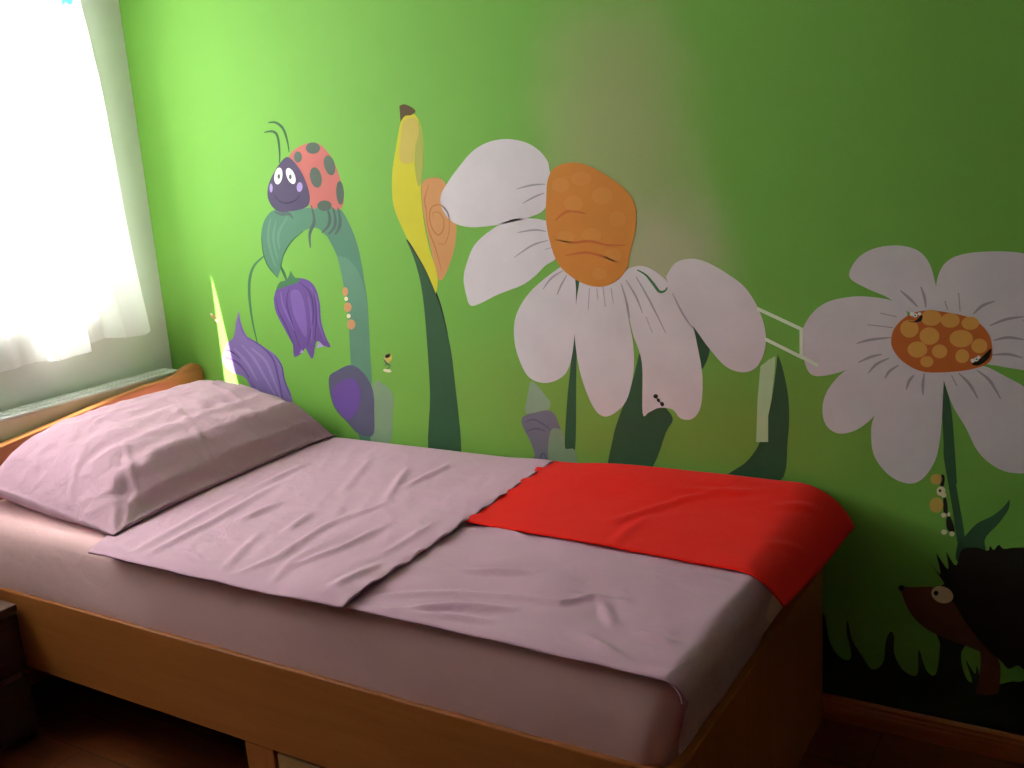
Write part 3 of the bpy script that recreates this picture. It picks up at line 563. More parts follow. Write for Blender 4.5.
  ('raw','wing','cream',2,[(0.2566,0.9445),(0.2545,0.9435),(0.2517,0.9432),(0.2488,0.9438),(0.2461,0.945),(0.2441,0.9467),(0.2431,0.9487),(0.2432,0.9507),(0.2445,0.9523),(0.2467,0.9533),(0.2494,0.9535),(0.2523,0.953),(0.255,0.9517),(0.257,0.95),(0.258,0.948),(0.2579,0.9461)],(),None),
 ]),
 ('painted_snail','painted yellow snail with an orange spiral shell left of the big daisy','painted snail','painted plants and creatures of the wall mural',[
  ('fill','shell','snail_shell',2,[(1.1427,1.3602),(1.1679,1.3764),(1.2092,1.3725),(1.2333,1.3383),(1.2464,1.2859),(1.2476,1.2411),(1.237,1.1884),(1.2133,1.1351),(1.1858,1.0948),(1.1678,1.104),(1.1561,1.1736),(1.1444,1.2428),(1.1386,1.3038)],(),None),
  ('stroke','spiral','snail_line',3,[[(1.1722,1.2651),(1.1719,1.2803),(1.1908,1.2821),(1.2057,1.2644),(1.2027,1.2343),(1.1844,1.2194),(1.1672,1.2348),(1.1591,1.2654),(1.1688,1.2955),(1.1974,1.3022),(1.2228,1.279),(1.223,1.234),(1.2054,1.1963),(1.1801,1.1965)]],0.005,'shell'),
  ('stroke','shell_line','snail_line',3,[[(1.1508,1.3035),(1.151,1.2427),(1.1711,1.1812),(1.1855,1.1196)],[(1.1661,1.3593),(1.1477,1.3187),(1.1492,1.2884)]],0.005,'shell'),
  ('fill','body','snail_yellow',3,[(1.0913,1.5361),(1.0667,1.4724),(1.0435,1.3983),(1.0354,1.3298),(1.0427,1.2834),(1.0698,1.2209),(1.0946,1.1817),(1.1273,1.1271),(1.1467,1.0842),(1.1588,1.053),(1.1691,1.0884),(1.1655,1.1272),(1.1513,1.1737),(1.1396,1.2429),(1.1367,1.3039),(1.1386,1.3566),(1.1559,1.4304),(1.1582,1.5038),(1.1455,1.5411),(1.1263,1.5534)],(9,),None),
  ('fill','neck','snail_tan',4,[(1.0976,1.5335),(1.1251,1.5426),(1.1447,1.5339),(1.1463,1.4972),(1.1302,1.4614),(1.1195,1.4248),(1.0922,1.4187),(1.0729,1.4346),(1.0827,1.4864)],(),None),
  ('fill','olive_side','snail_olive',4,[(1.1484,1.5336),(1.1574,1.4965),(1.1559,1.4304),(1.1421,1.3715),(1.1292,1.357),(1.1236,1.4097),(1.1311,1.4613),(1.1463,1.4972)],(),None),  # greenish tan paint on the upper right of the body
  ('fill','mantle','snail_brown',5,[(1.0892,1.5759),(1.1057,1.579),(1.1281,1.57),(1.1417,1.5574),(1.1257,1.5484),(1.1049,1.5477),(1.0881,1.5334)],(0, 6),None),
 ]),
 ('painted_leaf','tall slim dark green leaf painted under the yellow snail','painted leaf','painted plants and creatures of the wall mural',[
  ('fill','blade','leaf_dark',1,[(1.0689,1.2111),(1.1009,1.1797),(1.1382,1.1174),(1.1705,1.0283),(1.1886,0.9385),(1.1988,0.8199),(1.1946,0.5457),(1.0856,0.5535),(1.1061,0.7483),(1.1119,0.8894),(1.1118,1.0452),(1.0965,1.1396)],(0,),None),
  ('stroke','blade_rim','leaf_black',2,[[(1.0739,1.2066),(1.0999,1.1708),(1.1373,1.1085),(1.17,1.0238),(1.1876,0.9385)]],0.007,'blade'),
 ]),
 ('painted_daisy','large painted white daisy with a domed orange centre in the middle of the mural','painted flower','painted plants and creatures of the wall mural',[
  ('fill','stem','leaf_dark',1,[(1.606,1.0972),(1.6197,1.0973),(1.6076,0.974),(1.5966,0.8384),(1.5801,0.628),(1.5501,0.625),(1.5638,0.7626),(1.5864,0.9014)],(),None),
  ('fill','petal','petal_white',3,[(1.5497,1.389),(1.5455,1.4056),(1.5219,1.4331),(1.4807,1.4558),(1.426,1.4663),(1.3689,1.461),(1.3173,1.4396),(1.2716,1.402),(1.2336,1.3654),(1.2036,1.3277),(1.2044,1.292),(1.2317,1.2571),(1.2821,1.2406),(1.35,1.2408),(1.4333,1.2517),(1.4903,1.2642),(1.5269,1.2802),(1.5487,1.3163),(1.5547,1.3493)],(0,),None),
  ('stroke','crease','crease_grey',6,[[(1.5368,1.346),(1.4962,1.3449),(1.4479,1.3366)],[(1.5322,1.3236),(1.5018,1.3145),(1.465,1.2988)]],0.005,'*last'),
  ('fill','petal','petal_white',3,[(1.5366,1.251),(1.4899,1.2588),(1.4173,1.2555),(1.3573,1.2288),(1.3033,1.1905),(1.2728,1.1404),(1.2583,1.0968),(1.2641,1.0456),(1.2751,1.0223),(1.306,1.0282),(1.3679,1.0548),(1.4446,1.0809),(1.487,1.1059),(1.5208,1.1338),(1.5577,1.1578),(1.5571,1.2088)],(0,),None),
  ('stroke','crease','crease_grey',6,[[(1.5309,1.2241),(1.4957,1.2287),(1.4432,1.2226)],[(1.5348,1.2009),(1.4848,1.1877),(1.4275,1.156)],[(1.5437,1.1818),(1.5237,1.1771)]],0.005,'*last'),
  ('fill','petal','petal_white',3,[(1.5801,1.1388),(1.5124,1.0963),(1.4578,1.0508),(1.4201,0.9953),(1.4105,0.9396),(1.419,0.8841),(1.4468,0.8294),(1.4929,0.8135),(1.5402,0.8258),(1.5725,0.8553),(1.5909,0.9107),(1.6042,1.0005),(1.6094,1.0885),(1.5993,1.1319)],(0,),None),
  ('stroke','crease','crease_grey',6,[[(1.5741,1.1214),(1.5379,1.1009),(1.5107,1.0714)],[(1.5852,1.1101),(1.5668,1.0836),(1.5521,1.0569)]],0.005,'*last'),
  ('fill','petal','petal_white',3,[(1.6214,1.093),(1.6083,1.0359),(1.5986,0.9559),(1.6077,0.8572),(1.633,0.7769),(1.6605,0.7378),(1.6947,0.7387),(1.7399,0.7802),(1.7641,0.8573),(1.7671,0.9275),(1.7586,0.9877),(1.7453,1.0645),(1.7313,1.1027),(1.6698,1.0978)],(0,),None),
  ('stroke','crease','crease_grey',6,[[(1.6495,1.076),(1.6425,1.0192)],[(1.6706,1.0763),(1.6728,1.046)],[(1.688,1.0808),(1.6929,1.0291)],[(1.7114,1.0768),(1.7161,1.0383)]],0.005,'*last'),
  ('fill','petal','petal_white',4,[(1.736,1.1027),(1.7516,1.0391),(1.7667,0.9621),(1.7894,0.885),(1.7859,0.7524),(1.8047,0.7557),(1.8329,0.7694),(1.8693,0.7678),(1.8911,0.7459),(1.9224,0.7477),(1.9454,0.7824),(1.9517,0.8598),(1.9407,0.9352),(1.929,0.9849),(1.8958,1.0422),(1.8626,1.0997),(1.8104,1.1325),(1.7648,1.1282)],(0,),None),
  ('stroke','crease','crease_grey',6,[[(1.7543,1.0986),(1.78,1.0567),(1.7966,1.0145)],[(1.7822,1.1073),(1.8161,1.0489),(1.858,0.9655)],[(1.8053,1.0063),(1.8219,0.9642)],[(1.74,1.09),(1.752,1.0476),(1.761,1.0007)]],0.005,'*last'),
  ('fill','petal','petal_white',3,[(1.8629,1.1079),(1.8871,1.042),(1.9374,0.9768),(1.9707,0.9323),(2.0123,0.8885),(2.054,0.8759),(2.0872,0.8885),(2.108,0.9264),(2.1125,0.975),(2.097,1.0306),(2.0653,1.0818),(2.025,1.1132),(1.9757,1.141),(1.9336,1.1523),(1.8903,1.1426)],(0,),None),
  ('stroke','crease','crease_grey',6,[[(1.8791,1.0668),(1.9038,1.0174),(1.9289,0.9807)]],0.005,'*last'),
  ('fill','flower_centre','daisy_orange',7,[(1.5379,1.3167),(1.5435,1.353),(1.5607,1.3819),(1.5957,1.3953),(1.6404,1.3938),(1.6836,1.3776),(1.7256,1.3522),(1.7635,1.3233),(1.786,1.2895),(1.7892,1.2511),(1.7827,1.2126),(1.7679,1.1672),(1.7582,1.1278),(1.7277,1.0958),(1.6864,1.0805),(1.6416,1.0854),(1.597,1.1067),(1.5605,1.1408),(1.5407,1.1954),(1.5323,1.2565)],(),None),
  ('raw','floret','daisy_amber_soft',8,[(1.6067,1.3407),(1.6043,1.3338),(1.5984,1.328),(1.5898,1.3243),(1.5798,1.3233),(1.57,1.325),(1.5618,1.3293),(1.5566,1.3355),(1.5551,1.3427),(1.5575,1.3496),(1.5636,1.3554),(1.5722,1.359),(1.5822,1.36),(1.5919,1.3582),(1.6,1.3539),(1.6052,1.3478)],(),'flower_centre'),
  ('raw','floret','daisy_amber_soft',8,[(1.6699,1.3544),(1.6674,1.3476),(1.661,1.342),(1.6517,1.3384),(1.6409,1.3374),(1.6302,1.3392),(1.6212,1.3435),(1.6154,1.3497),(1.6137,1.3568),(1.6162,1.3636),(1.6227,1.3693),(1.6321,1.3728),(1.643,1.3737),(1.6536,1.3718),(1.6625,1.3675),(1.6682,1.3614)],(),'flower_centre'),
  ('raw','floret','daisy_amber_soft',8,[(1.7272,1.3105),(1.7246,1.3027),(1.718,1.2962),(1.7084,1.292),(1.6972,1.2908),(1.6861,1.2927),(1.6769,1.2974),(1.6709,1.3044),(1.6691,1.3124),(1.6717,1.3203),(1.6785,1.3267),(1.6882,1.3309),(1.6994,1.332),(1.7103,1.3301),(1.7195,1.3253),(1.7254,1.3184)],(),'flower_centre'),
  ('raw','floret','daisy_amber_soft',8,[(1.6428,1.2936),(1.6404,1.2862),(1.6342,1.2799),(1.6252,1.2759),(1.6148,1.2746),(1.6044,1.2764),(1.5959,1.2809),(1.5903,1.2875),(1.5887,1.2952),(1.5913,1.3027),(1.5976,1.3089),(1.6067,1.3129),(1.6171,1.3141),(1.6273,1.3123),(1.6358,1.3077),(1.6412,1.3012)],(),'flower_centre'),
  ('raw','floret','daisy_amber_soft',8,[(1.6918,1.2138),(1.6893,1.2073),(1.683,1.2018),(1.6736,1.1981),(1.6628,1.1969),(1.652,1.1984),(1.643,1.2022),(1.6371,1.2079),(1.6353,1.2145),(1.6379,1.2211),(1.6444,1.2266),(1.6538,1.2302),(1.6646,1.2313),(1.6753,1.2298),(1.6842,1.226),(1.69,1.2204)],(),'flower_centre'),
  ('raw','floret','daisy_amber_soft',8,[(1.6138,1.2081),(1.6115,1.2015),(1.6055,1.1959),(1.5969,1.1922),(1.5868,1.1909),(1.5769,1.1924),(1.5686,1.1962),(1.5633,1.202),(1.5617,1.2088),(1.5642,1.2154),(1.5702,1.221),(1.5789,1.2247),(1.589,1.2259),(1.5988,1.2244),(1.607,1.2205),(1.6122,1.2148)],(),'flower_centre'),
  ('raw','floret','daisy_amber_soft',8,[(1.7014,1.1142),(1.6996,1.1086),(1.6948,1.1038),(1.6879,1.1005),(1.6799,1.0993),(1.672,1.1004),(1.6653,1.1035),(1.661,1.1083),(1.6597,1.114),(1.6617,1.1197),(1.6665,1.1245),(1.6734,1.1277),(1.6814,1.1289),(1.6893,1.1278),(1.6959,1.1246),(1.7001,1.1199)],(),'flower_centre'),
  ('raw','floret','daisy_amber_soft',8,[(1.7446,1.1607),(1.7424,1.1537),(1.7367,1.1477),(1.7285,1.1437),(1.719,1.1423),(1.7095,1.1437),(1.7016,1.1477),(1.6965,1.1538),(1.6949,1.1609),(1.6972,1.168),(1.7029,1.174),(1.7112,1.1779),(1.7208,1.1793),(1.7302,1.1778),(1.738,1.1738),(1.743,1.1678)],(),'flower_centre'),
  ('raw','floret','daisy_amber_soft',8,[(1.7616,1.2517),(1.7596,1.2443),(1.7543,1.2381),(1.7467,1.234),(1.7378,1.2327),(1.7291,1.2343),(1.7218,1.2387),(1.7171,1.2451),(1.7157,1.2526),(1.7178,1.26),(1.7231,1.2662),(1.7308,1.2703),(1.7397,1.2715),(1.7484,1.2698),(1.7556,1.2655),(1.7602,1.2591)],(),'flower_centre'),
  ('stroke','floret_line','daisy_rust',8,[[(1.56,1.2526),(1.5996,1.275),(1.6518,1.2671)],[(1.5567,1.202),(1.61,1.1948),(1.6554,1.1977),(1.7066,1.1873),(1.7573,1.1869)],[(1.585,1.1612),(1.6537,1.1677),(1.7337,1.1443)]],0.007,'flower_centre'),
 ]),
 ('painted_tendril','small dark curled tendril painted between upper right petals of the big daisy','painted tendril','painted plants and creatures of the wall mural',[
  ('stroke','curl','leaf_mid',9,[[(1.7859,1.1244),(1.809,1.112),(1.8282,1.0904),(1.8442,1.0707),(1.8588,1.0722),(1.8657,1.081)]],0.007,None),
 ]),
 ('painted_caterpillar','small black beaded caterpillar painted on the lower edge of a daisy petal','painted insect','painted plants and creatures of the wall mural',[
  ('raw','segment','leaf_black',6,[(1.8308,0.7998),(1.8303,0.7976),(1.8288,0.7957),(1.8266,0.7944),(1.8241,0.7938),(1.8217,0.794),(1.8196,0.7951),(1.8183,0.7968),(1.8178,0.7989),(1.8184,0.801),(1.8199,0.8029),(1.822,0.8043),(1.8245,0.8049),(1.827,0.8046),(1.8291,0.8036),(1.8304,0.8019)],(),None),
  ('raw','segment','leaf_black',6,[(1.8354,0.7918),(1.8361,0.7899),(1.8361,0.7879),(1.8355,0.7862),(1.8342,0.7849),(1.8326,0.7844),(1.8308,0.7846),(1.829,0.7856),(1.8277,0.7871),(1.827,0.7891),(1.8269,0.7911),(1.8276,0.7928),(1.8288,0.7941),(1.8305,0.7946),(1.8323,0.7944),(1.834,0.7934)],(),None),
  ('raw','segment','leaf_black',6,[(1.8464,0.7819),(1.8468,0.7796),(1.8464,0.7773),(1.8453,0.7754),(1.8436,0.7742),(1.8416,0.7739),(1.8396,0.7745),(1.8379,0.7759),(1.8368,0.7779),(1.8364,0.7802),(1.8368,0.7825),(1.8379,0.7844),(1.8396,0.7856),(1.8416,0.7859),(1.8436,0.7853),(1.8452,0.7839)],(),None),
  ('stroke','body','leaf_black',5,[[(1.8233,0.7999),(1.8322,0.7885),(1.8416,0.7789)]],0.004,None),
 ]),
 ('painted_leaf','broad dark green leaf painted behind the drooping daisy petals above the red cloth','painted leaf','painted plants and creatures of the wall mural',[
  ('fill','blade','leaf_dark',2,[(1.6839,0.5778),(1.6963,0.672),(1.7188,0.738),(1.7559,0.8214),(1.7831,0.9108),(1.7998,0.8681),(1.8337,0.7915),(1.8686,0.7458),(1.8489,0.7043),(1.7935,0.5902)],(4,),None),
 ]),
 ('painted_leaf','small dark leaf tip painted between the two right petals of the big daisy','painted leaf','painted plants and creatures of the wall mural',[
  ('fill','blade','leaf_dark',2,[(1.9291,0.989),(1.95,0.9606),(1.9724,0.9282),(1.9504,0.8767),(1.94,0.9099)],(0,),None),
 ]),
 ('painted_leaf','curved dark green leaf painted beside the pale upright bar, right of the red cloth','painted leaf','painted plants and creatures of the wall mural',[
  ('fill','blade','leaf_dark',1,[(2.1417,0.9255),(2.1557,0.8802),(2.1673,0.8076),(2.1645,0.7163),(2.1418,0.604),(2.0066,0.5967),(2.0589,0.6462),(2.0914,0.6924),(2.1119,0.7534),(2.1289,0.8294)],(0,),None),
 ]),
 ('painted_tulip','small grey purple tulip painted under the daisy, left of its stem','painted flower','painted plants and creatures of the wall mural',[
  ('fill','stalk_haze','smudge_pale',1,[(1.4557,0.8162),(1.4794,0.8012),(1.4982,0.7767),(1.5126,0.7593),(1.506,0.7404),(1.4872,0.7352),(1.4323,0.7234),(1.4409,0.7726),(1.4483,0.7991)],(),None),
  ('fill','bloom','tulip_grey',3,[(1.4158,0.7013),(1.4318,0.7177),(1.4745,0.7305),(1.5037,0.7365),(1.5235,0.727),(1.534,0.702),(1.5408,0.6804),(1.5418,0.6321),(1.5348,0.5863),(1.4512,0.5773),(1.4512,0.6079),(1.4391,0.6447),(1.4224,0.6754)],(),None),
  ('fill','leaf','smudge_grey',4,[(1.5056,0.6735),(1.5331,0.6871),(1.5482,0.6699),(1.5499,0.6329),(1.5781,0.632),(1.5797,0.5912),(1.4996,0.5825)],(),None),
  ('stroke','petal_edge','smudge_dark',5,[[(1.4261,0.6965),(1.4562,0.7066),(1.4885,0.6944),(1.5082,0.6812)],[(1.4283,0.6703),(1.4627,0.6809),(1.4914,0.6759)],[(1.4644,0.5863),(1.4786,0.6107),(1.4899,0.5929)]],0.005,'bloom'),
 ]),
 ('painted_bracket','thin white bracket outline painted between the two daisies','painted outline','painted plants and creatures of the wall mural',[
  ('stroke','outline','bracket_white',9,[[(2.093,1.0337),(2.1977,0.9877),(2.1976,0.9211),(2.1123,0.9605)],[(2.1976,0.9227),(2.2363,0.9024)]],0.008,None),
 ]),
 ('painted_bar','pale upright bar painted beside the curved dark leaf','painted bar','painted plants and creatures of the wall mural',[
  ('raw','bar','bar_pale',2,[(2.0865,0.7021),(2.1164,0.705),(2.117,0.7705),(2.1255,0.8127),(2.1342,0.8871),(2.136,0.9196),(2.1199,0.9107),(2.0995,0.8933),(2.0912,0.8102)],(),None),
 ]),
 ('painted_daisy','painted white daisy with flat orange centre full of yellow florets, above the hedgehog','painted flower','painted plants and creatures of the wall mural',[
  ('fill','stem','leaf_dark',1,[(2.5034,0.8834),(2.5126,0.8757),(2.5276,0.8187),(2.5381,0.7189),(2.5439,0.6513),(2.5436,0.64),(2.5643,0.5213),(2.5507,0.506),(2.5377,0.583),(2.5251,0.6507),(2.515,0.7096),(2.5131,0.7503)],(),None),
  ('fill','petal','petal_white',3,[(2.3081,1.1076),(2.311,1.1339),(2.3329,1.1608),(2.3678,1.1768),(2.4136,1.1804),(2.4513,1.1683),(2.4743,1.1407),(2.4863,1.1012),(2.4925,1.0655),(2.4883,1.0278),(2.4546,1.0268),(2.424,1.0398),(2.3889,1.066),(2.3456,1.0849)],(),None),
  ('stroke','crease','crease_grey',6,[[(2.4155,1.0819),(2.4349,1.0644),(2.4527,1.0462)],[(2.4576,1.0913),(2.4656,1.069),(2.4692,1.045)]],0.006,'*last'),
  ('fill','petal','petal_white',4,[(2.4892,1.0774),(2.4933,1.1171),(2.5107,1.147),(2.5461,1.1624),(2.609,1.1668),(2.6638,1.1598),(2.6984,1.1335),(2.7105,1.0886),(2.6825,1.0425),(2.6429,1.0104),(2.6017,0.9932),(2.5581,1.0155),(2.4994,1.0281)],(),None),
  ('stroke','crease','crease_grey',6,[[(2.5073,1.0603),(2.5137,1.0413)],[(2.5344,1.0782),(2.5386,1.0387)],[(2.6061,1.0623),(2.5818,1.0516),(2.5647,1.0331)],[(2.6613,1.0303),(2.6285,1.0239),(2.5975,1.0089)]],0.006,'*last'),
  ('fill','petal','petal_white',3,[(2.203,0.9218),(2.1989,0.9782),(2.22,1.0219),(2.2573,1.0526),(2.3141,1.0663),(2.3616,1.0655),(2.4006,1.0581),(2.4278,1.0399),(2.4325,0.9951),(2.418,0.9533),(2.3793,0.9331),(2.3317,0.9154),(2.2912,0.8917),(2.2412,0.8775),(2.2158,0.8848)],(),None),
  ('stroke','crease','crease_grey',6,[[(2.3739,1.0303),(2.409,1.0231)],[(2.3467,1.003),(2.4017,0.9982)],[(2.3232,0.9592),(2.3551,0.969),(2.3982,0.9757)]],0.006,'*last'),
  ('fill','petal','petal_white',4,[(2.4103,0.9529),(2.4339,0.9291),(2.4345,0.9042),(2.3965,0.8512),(2.3655,0.7931),(2.3253,0.7547),(2.2839,0.7421),(2.2543,0.7617),(2.2473,0.8057),(2.2623,0.8508),(2.2994,0.8948),(2.3477,0.9231)],(),None),
  ('stroke','crease','crease_grey',6,[[(2.3951,0.9288),(2.3678,0.9131),(2.3497,0.8908)],[(2.4149,0.9131),(2.3957,0.8978),(2.3865,0.8803)],[(2.3277,0.9152),(2.3556,0.9294),(2.3793,0.9365)]],0.006,'*last'),
  ('fill','petal','petal_white',3,[(2.4303,0.9165),(2.4725,0.9105),(2.5064,0.9083),(2.5092,0.834),(2.5068,0.7582),(2.497,0.6975),(2.4711,0.6514),(2.44,0.6372),(2.3999,0.6519),(2.3669,0.6925),(2.3581,0.7445),(2.3639,0.7886),(2.3964,0.8529)],(),None),
  ('stroke','crease','crease_grey',6,[[(2.4486,0.8925),(2.4388,0.8793),(2.4323,0.8579)],[(2.4698,0.8979),(2.4674,0.8728),(2.468,0.8477)]],0.006,'*last'),
  ('fill','petal','petal_white',4,[(2.5064,0.9083),(2.5322,0.9138),(2.5829,0.9222),(2.6335,0.8995),(2.6906,0.8634),(2.7175,0.8017),(2.7171,0.7372),(2.6913,0.6952),(2.6491,0.6872),(2.6125,0.7015),(2.5822,0.7318),(2.5585,0.7797),(2.5271,0.8353)],(),None),
  ('stroke','crease','crease_grey',6,[[(2.5253,0.897),(2.5371,0.8732)],[(2.5399,0.902),(2.5626,0.8789),(2.5804,0.8475)],[(2.5761,0.9106),(2.602,0.8895),(2.6248,0.8507)]],0.006,'*last'),
  ('fill','petal','petal_white',3,[(2.5872,1.0006),(2.6291,1.0099),(2.6831,1.0287),(2.73,1.0285),(2.752,0.9836),(2.7416,0.9293),(2.7023,0.9076),(2.667,0.9158),(2.6185,0.9226),(2.5896,0.933)],(),None),
  ('stroke','crease','crease_grey',6,[[(2.6058,0.9776),(2.6335,0.985),(2.6641,0.9816)],[(2.6034,0.9457),(2.635,0.9489),(2.6631,0.9424)]],0.006,'*last'),
  ('fill','flower_centre','daisy_rust',7,[(2.3983,0.9691),(2.4056,0.9983),(2.4319,1.0262),(2.4694,1.0386),(2.5212,1.0343),(2.565,1.022),(2.5945,0.9946),(2.6042,0.9617),(2.6004,0.9312),(2.5687,0.9134),(2.5177,0.9032),(2.4651,0.9018),(2.4264,0.9204),(2.4042,0.946)],(),None),
  ('raw','floret','daisy_amber',8,[(2.4553,0.9976),(2.454,0.99),(2.4501,0.9835),(2.444,0.979),(2.4367,0.9772),(2.4294,0.9784),(2.4231,0.9825),(2.4188,0.9887),(2.4172,0.9962),(2.4185,1.0038),(2.4225,1.0104),(2.4286,1.0148),(2.4359,1.0165),(2.4432,1.0153),(2.4495,1.0112),(2.4537,1.005)],(),'flower_centre'),
  ('raw','floret','daisy_amber',8,[(2.5017,1.0233),(2.5003,1.0165),(2.496,1.0107),(2.4894,1.0066),(2.4814,1.005),(2.4734,1.0061),(2.4665,1.0097),(2.4618,1.0154),(2.46,1.0221),(2.4615,1.029),(2.4659,1.0349),(2.4726,1.0389),(2.4805,1.0404),(2.4885,1.0393),(2.4953,1.0357),(2.5,1.0301)],(),'flower_centre'),
  ('raw','floret','daisy_amber',8,[(2.5385,1.0189),(2.5372,1.0127),(2.5333,1.0074),(2.5272,1.0037),(2.52,1.0023),(2.5127,1.0032),(2.5063,1.0065),(2.502,1.0116),(2.5004,1.0177),(2.5017,1.0239),(2.5057,1.0292),(2.5118,1.0328),(2.5191,1.0342),(2.5263,1.0332),(2.5326,1.0299),(2.5368,1.0249)],(),'flower_centre'),
  ('raw','floret','daisy_amber',8,[(2.5768,1.0137),(2.5757,1.0082),(2.5721,1.0035),(2.5666,1.0002),(2.5601,0.9989),(2.5534,0.9997),(2.5477,1.0026),(2.5438,1.0072),(2.5423,1.0126),(2.5434,1.0181),(2.5471,1.0229),(2.5526,1.0261),(2.5591,1.0274),(2.5657,1.0265),(2.5714,1.0236),(2.5753,1.0191)],(),'flower_centre'),
  ('raw','floret','daisy_amber',8,[(2.4984,0.9829),(2.4971,0.9754),(2.4929,0.9689),(2.4865,0.9644),(2.4788,0.9626),(2.471,0.9637),(2.4643,0.9677),(2.4597,0.9739),(2.458,0.9813),(2.4593,0.9889),(2.4636,0.9954),(2.4701,0.9999),(2.4778,1.0016),(2.4855,1.0004),(2.4922,0.9964),(2.4967,0.9903)],(),'flower_centre'),
  ('raw','floret','daisy_amber',8,[(2.5658,0.9799),(2.5643,0.9725),(2.5595,0.9661),(2.5521,0.9616),(2.5432,0.9597),(2.5343,0.9608),(2.5265,0.9647),(2.5212,0.9707),(2.5192,0.9781),(2.5208,0.9855),(2.5257,0.992),(2.5332,0.9964),(2.542,0.9982),(2.5509,0.9971),(2.5586,0.9932),(2.5638,0.9872)],(),'flower_centre'),
  ('raw','floret','daisy_amber',8,[(2.5949,0.9652),(2.5939,0.9591),(2.5907,0.9538),(2.5858,0.9501),(2.5798,0.9486),(2.5737,0.9495),(2.5684,0.9527),(2.5648,0.9578),(2.5634,0.9638),(2.5644,0.97),(2.5677,0.9753),(2.5727,0.979),(2.5787,0.9805),(2.5847,0.9795),(2.5899,0.9763),(2.5935,0.9713)],(),'flower_centre'),
  ('raw','floret','daisy_amber',8,[(2.4745,0.9517),(2.4732,0.9448),(2.4689,0.9387),(2.4623,0.9344),(2.4545,0.9327),(2.4466,0.9337),(2.4398,0.9373),(2.4352,0.943),(2.4335,0.9499),(2.4349,0.9569),(2.4393,0.963),(2.4459,0.9672),(2.4537,0.9689),(2.4616,0.9678),(2.4683,0.9642),(2.4728,0.9586)],(),'flower_centre'),
  ('raw','floret','daisy_amber',8,[(2.5156,0.9496),(2.5146,0.9436),(2.5114,0.9384),(2.5064,0.9348),(2.5005,0.9333),(2.4945,0.9342),(2.4893,0.9373),(2.4857,0.9422),(2.4844,0.9481),(2.4854,0.9541),(2.4887,0.9593),(2.4937,0.9629),(2.4997,0.9643),(2.5056,0.9634),(2.5108,0.9603),(2.5143,0.9554)],(),'flower_centre'),
  ('raw','floret','daisy_amber',8,[(2.5598,0.9412),(2.559,0.9353),(2.5562,0.9302),(2.5518,0.9266),(2.5465,0.9251),(2.5412,0.926),(2.5366,0.9291),(2.5334,0.934),(2.5321,0.9398),(2.533,0.9457),(2.5359,0.9509),(2.5403,0.9544),(2.5455,0.9558),(2.5509,0.9549),(2.5554,0.9518),(2.5586,0.947)],(),'flower_centre'),
  ('raw','floret','daisy_amber',8,[(2.488,0.9253),(2.4871,0.9206),(2.4843,0.9164),(2.4799,0.9135),(2.4748,0.9122),(2.4695,0.9129),(2.465,0.9153),(2.462,0.9192),(2.4608,0.9239),(2.4617,0.9287),(2.4646,0.9329),(2.469,0.9357),(2.4741,0.9369),(2.4794,0.9363),(2.4838,0.9338),(2.4868,0.93)],(),'flower_centre'),
 ]),
 ('painted_bug','tiny black bug with white eyes painted at the left rim of the right daisy centre','painted insect','painted plants and creatures of the wall mural',[
  ('fill','body','leaf_black',9,[(2.4336,1.0153),(2.4464,1.0139),(2.4619,1.0287),(2.4612,1.0162),(2.4497,1.0115),(2.438,1.0126)],(),None),
  ('raw','eye','paint_white',10,[(2.4457,1.03),(2.4453,1.0282),(2.4444,1.0267),(2.4429,1.0256),(2.4411,1.0252),(2.4393,1.0255),(2.4378,1.0265),(2.4367,1.028),(2.4363,1.0297),(2.4367,1.0315),(2.4376,1.0331),(2.4391,1.0341),(2.4409,1.0345),(2.4427,1.0342),(2.4442,1.0332),(2.4453,1.0318)],(),None),
  ('raw','eye','paint_white',10,[(2.4524,1.0273),(2.452,1.0255),(2.4511,1.024),(2.4496,1.023),(2.4478,1.0226),(2.446,1.0229),(2.4445,1.0238),(2.4435,1.0253),(2.4431,1.0271),(2.4434,1.0288),(2.4444,1.0304),(2.4458,1.0314),(2.4476,1.0318),(2.4494,1.0315),(2.4509,1.0306),(2.452,1.0291)],(),None),
  ('raw','eye','paint_white',10,[(2.4605,1.0311),(2.4603,1.0297),(2.4594,1.0286),(2.4582,1.0278),(2.4567,1.0274),(2.4551,1.0277),(2.4538,1.0284),(2.4529,1.0295),(2.4526,1.0309),(2.4529,1.0323),(2.4537,1.0334),(2.455,1.0342),(2.4565,1.0346),(2.458,1.0343),(2.4593,1.0336),(2.4602,1.0325)],(),None),
  ('raw','pupil','leaf_black',11,[(2.4494,1.0272),(2.4493,1.0266),(2.4489,1.026),(2.4484,1.0256),(2.4478,1.0254),(2.4471,1.0255),(2.4466,1.0259),(2.4462,1.0265),(2.4461,1.0271),(2.4462,1.0278),(2.4465,1.0284),(2.447,1.0288),(2.4477,1.029),(2.4483,1.0289),(2.4489,1.0285),(2.4492,1.0279)],(),None),
 ]),
 ('painted_bug','tiny black bug with white eyes painted at the right rim of the right daisy centre','painted insect','painted plants and creatures of the wall mural',[
  ('fill','body','leaf_black',9,[(2.566,0.9239),(2.5788,0.9218),(2.5941,0.9331),(2.6014,0.9475),(2.6019,0.9598),(2.5935,0.9507),(2.5814,0.936)],(),None),
  ('raw','eye','paint_white',10,[(2.5718,0.932),(2.5715,0.9304),(2.5706,0.9289),(2.5692,0.9279),(2.5675,0.9275),(2.5658,0.9278),(2.5643,0.9286),(2.5633,0.9299),(2.5629,0.9315),(2.5632,0.9332),(2.5641,0.9346),(2.5655,0.9356),(2.5672,0.936),(2.5689,0.9358),(2.5704,0.9349),(2.5714,0.9336)],(),None),
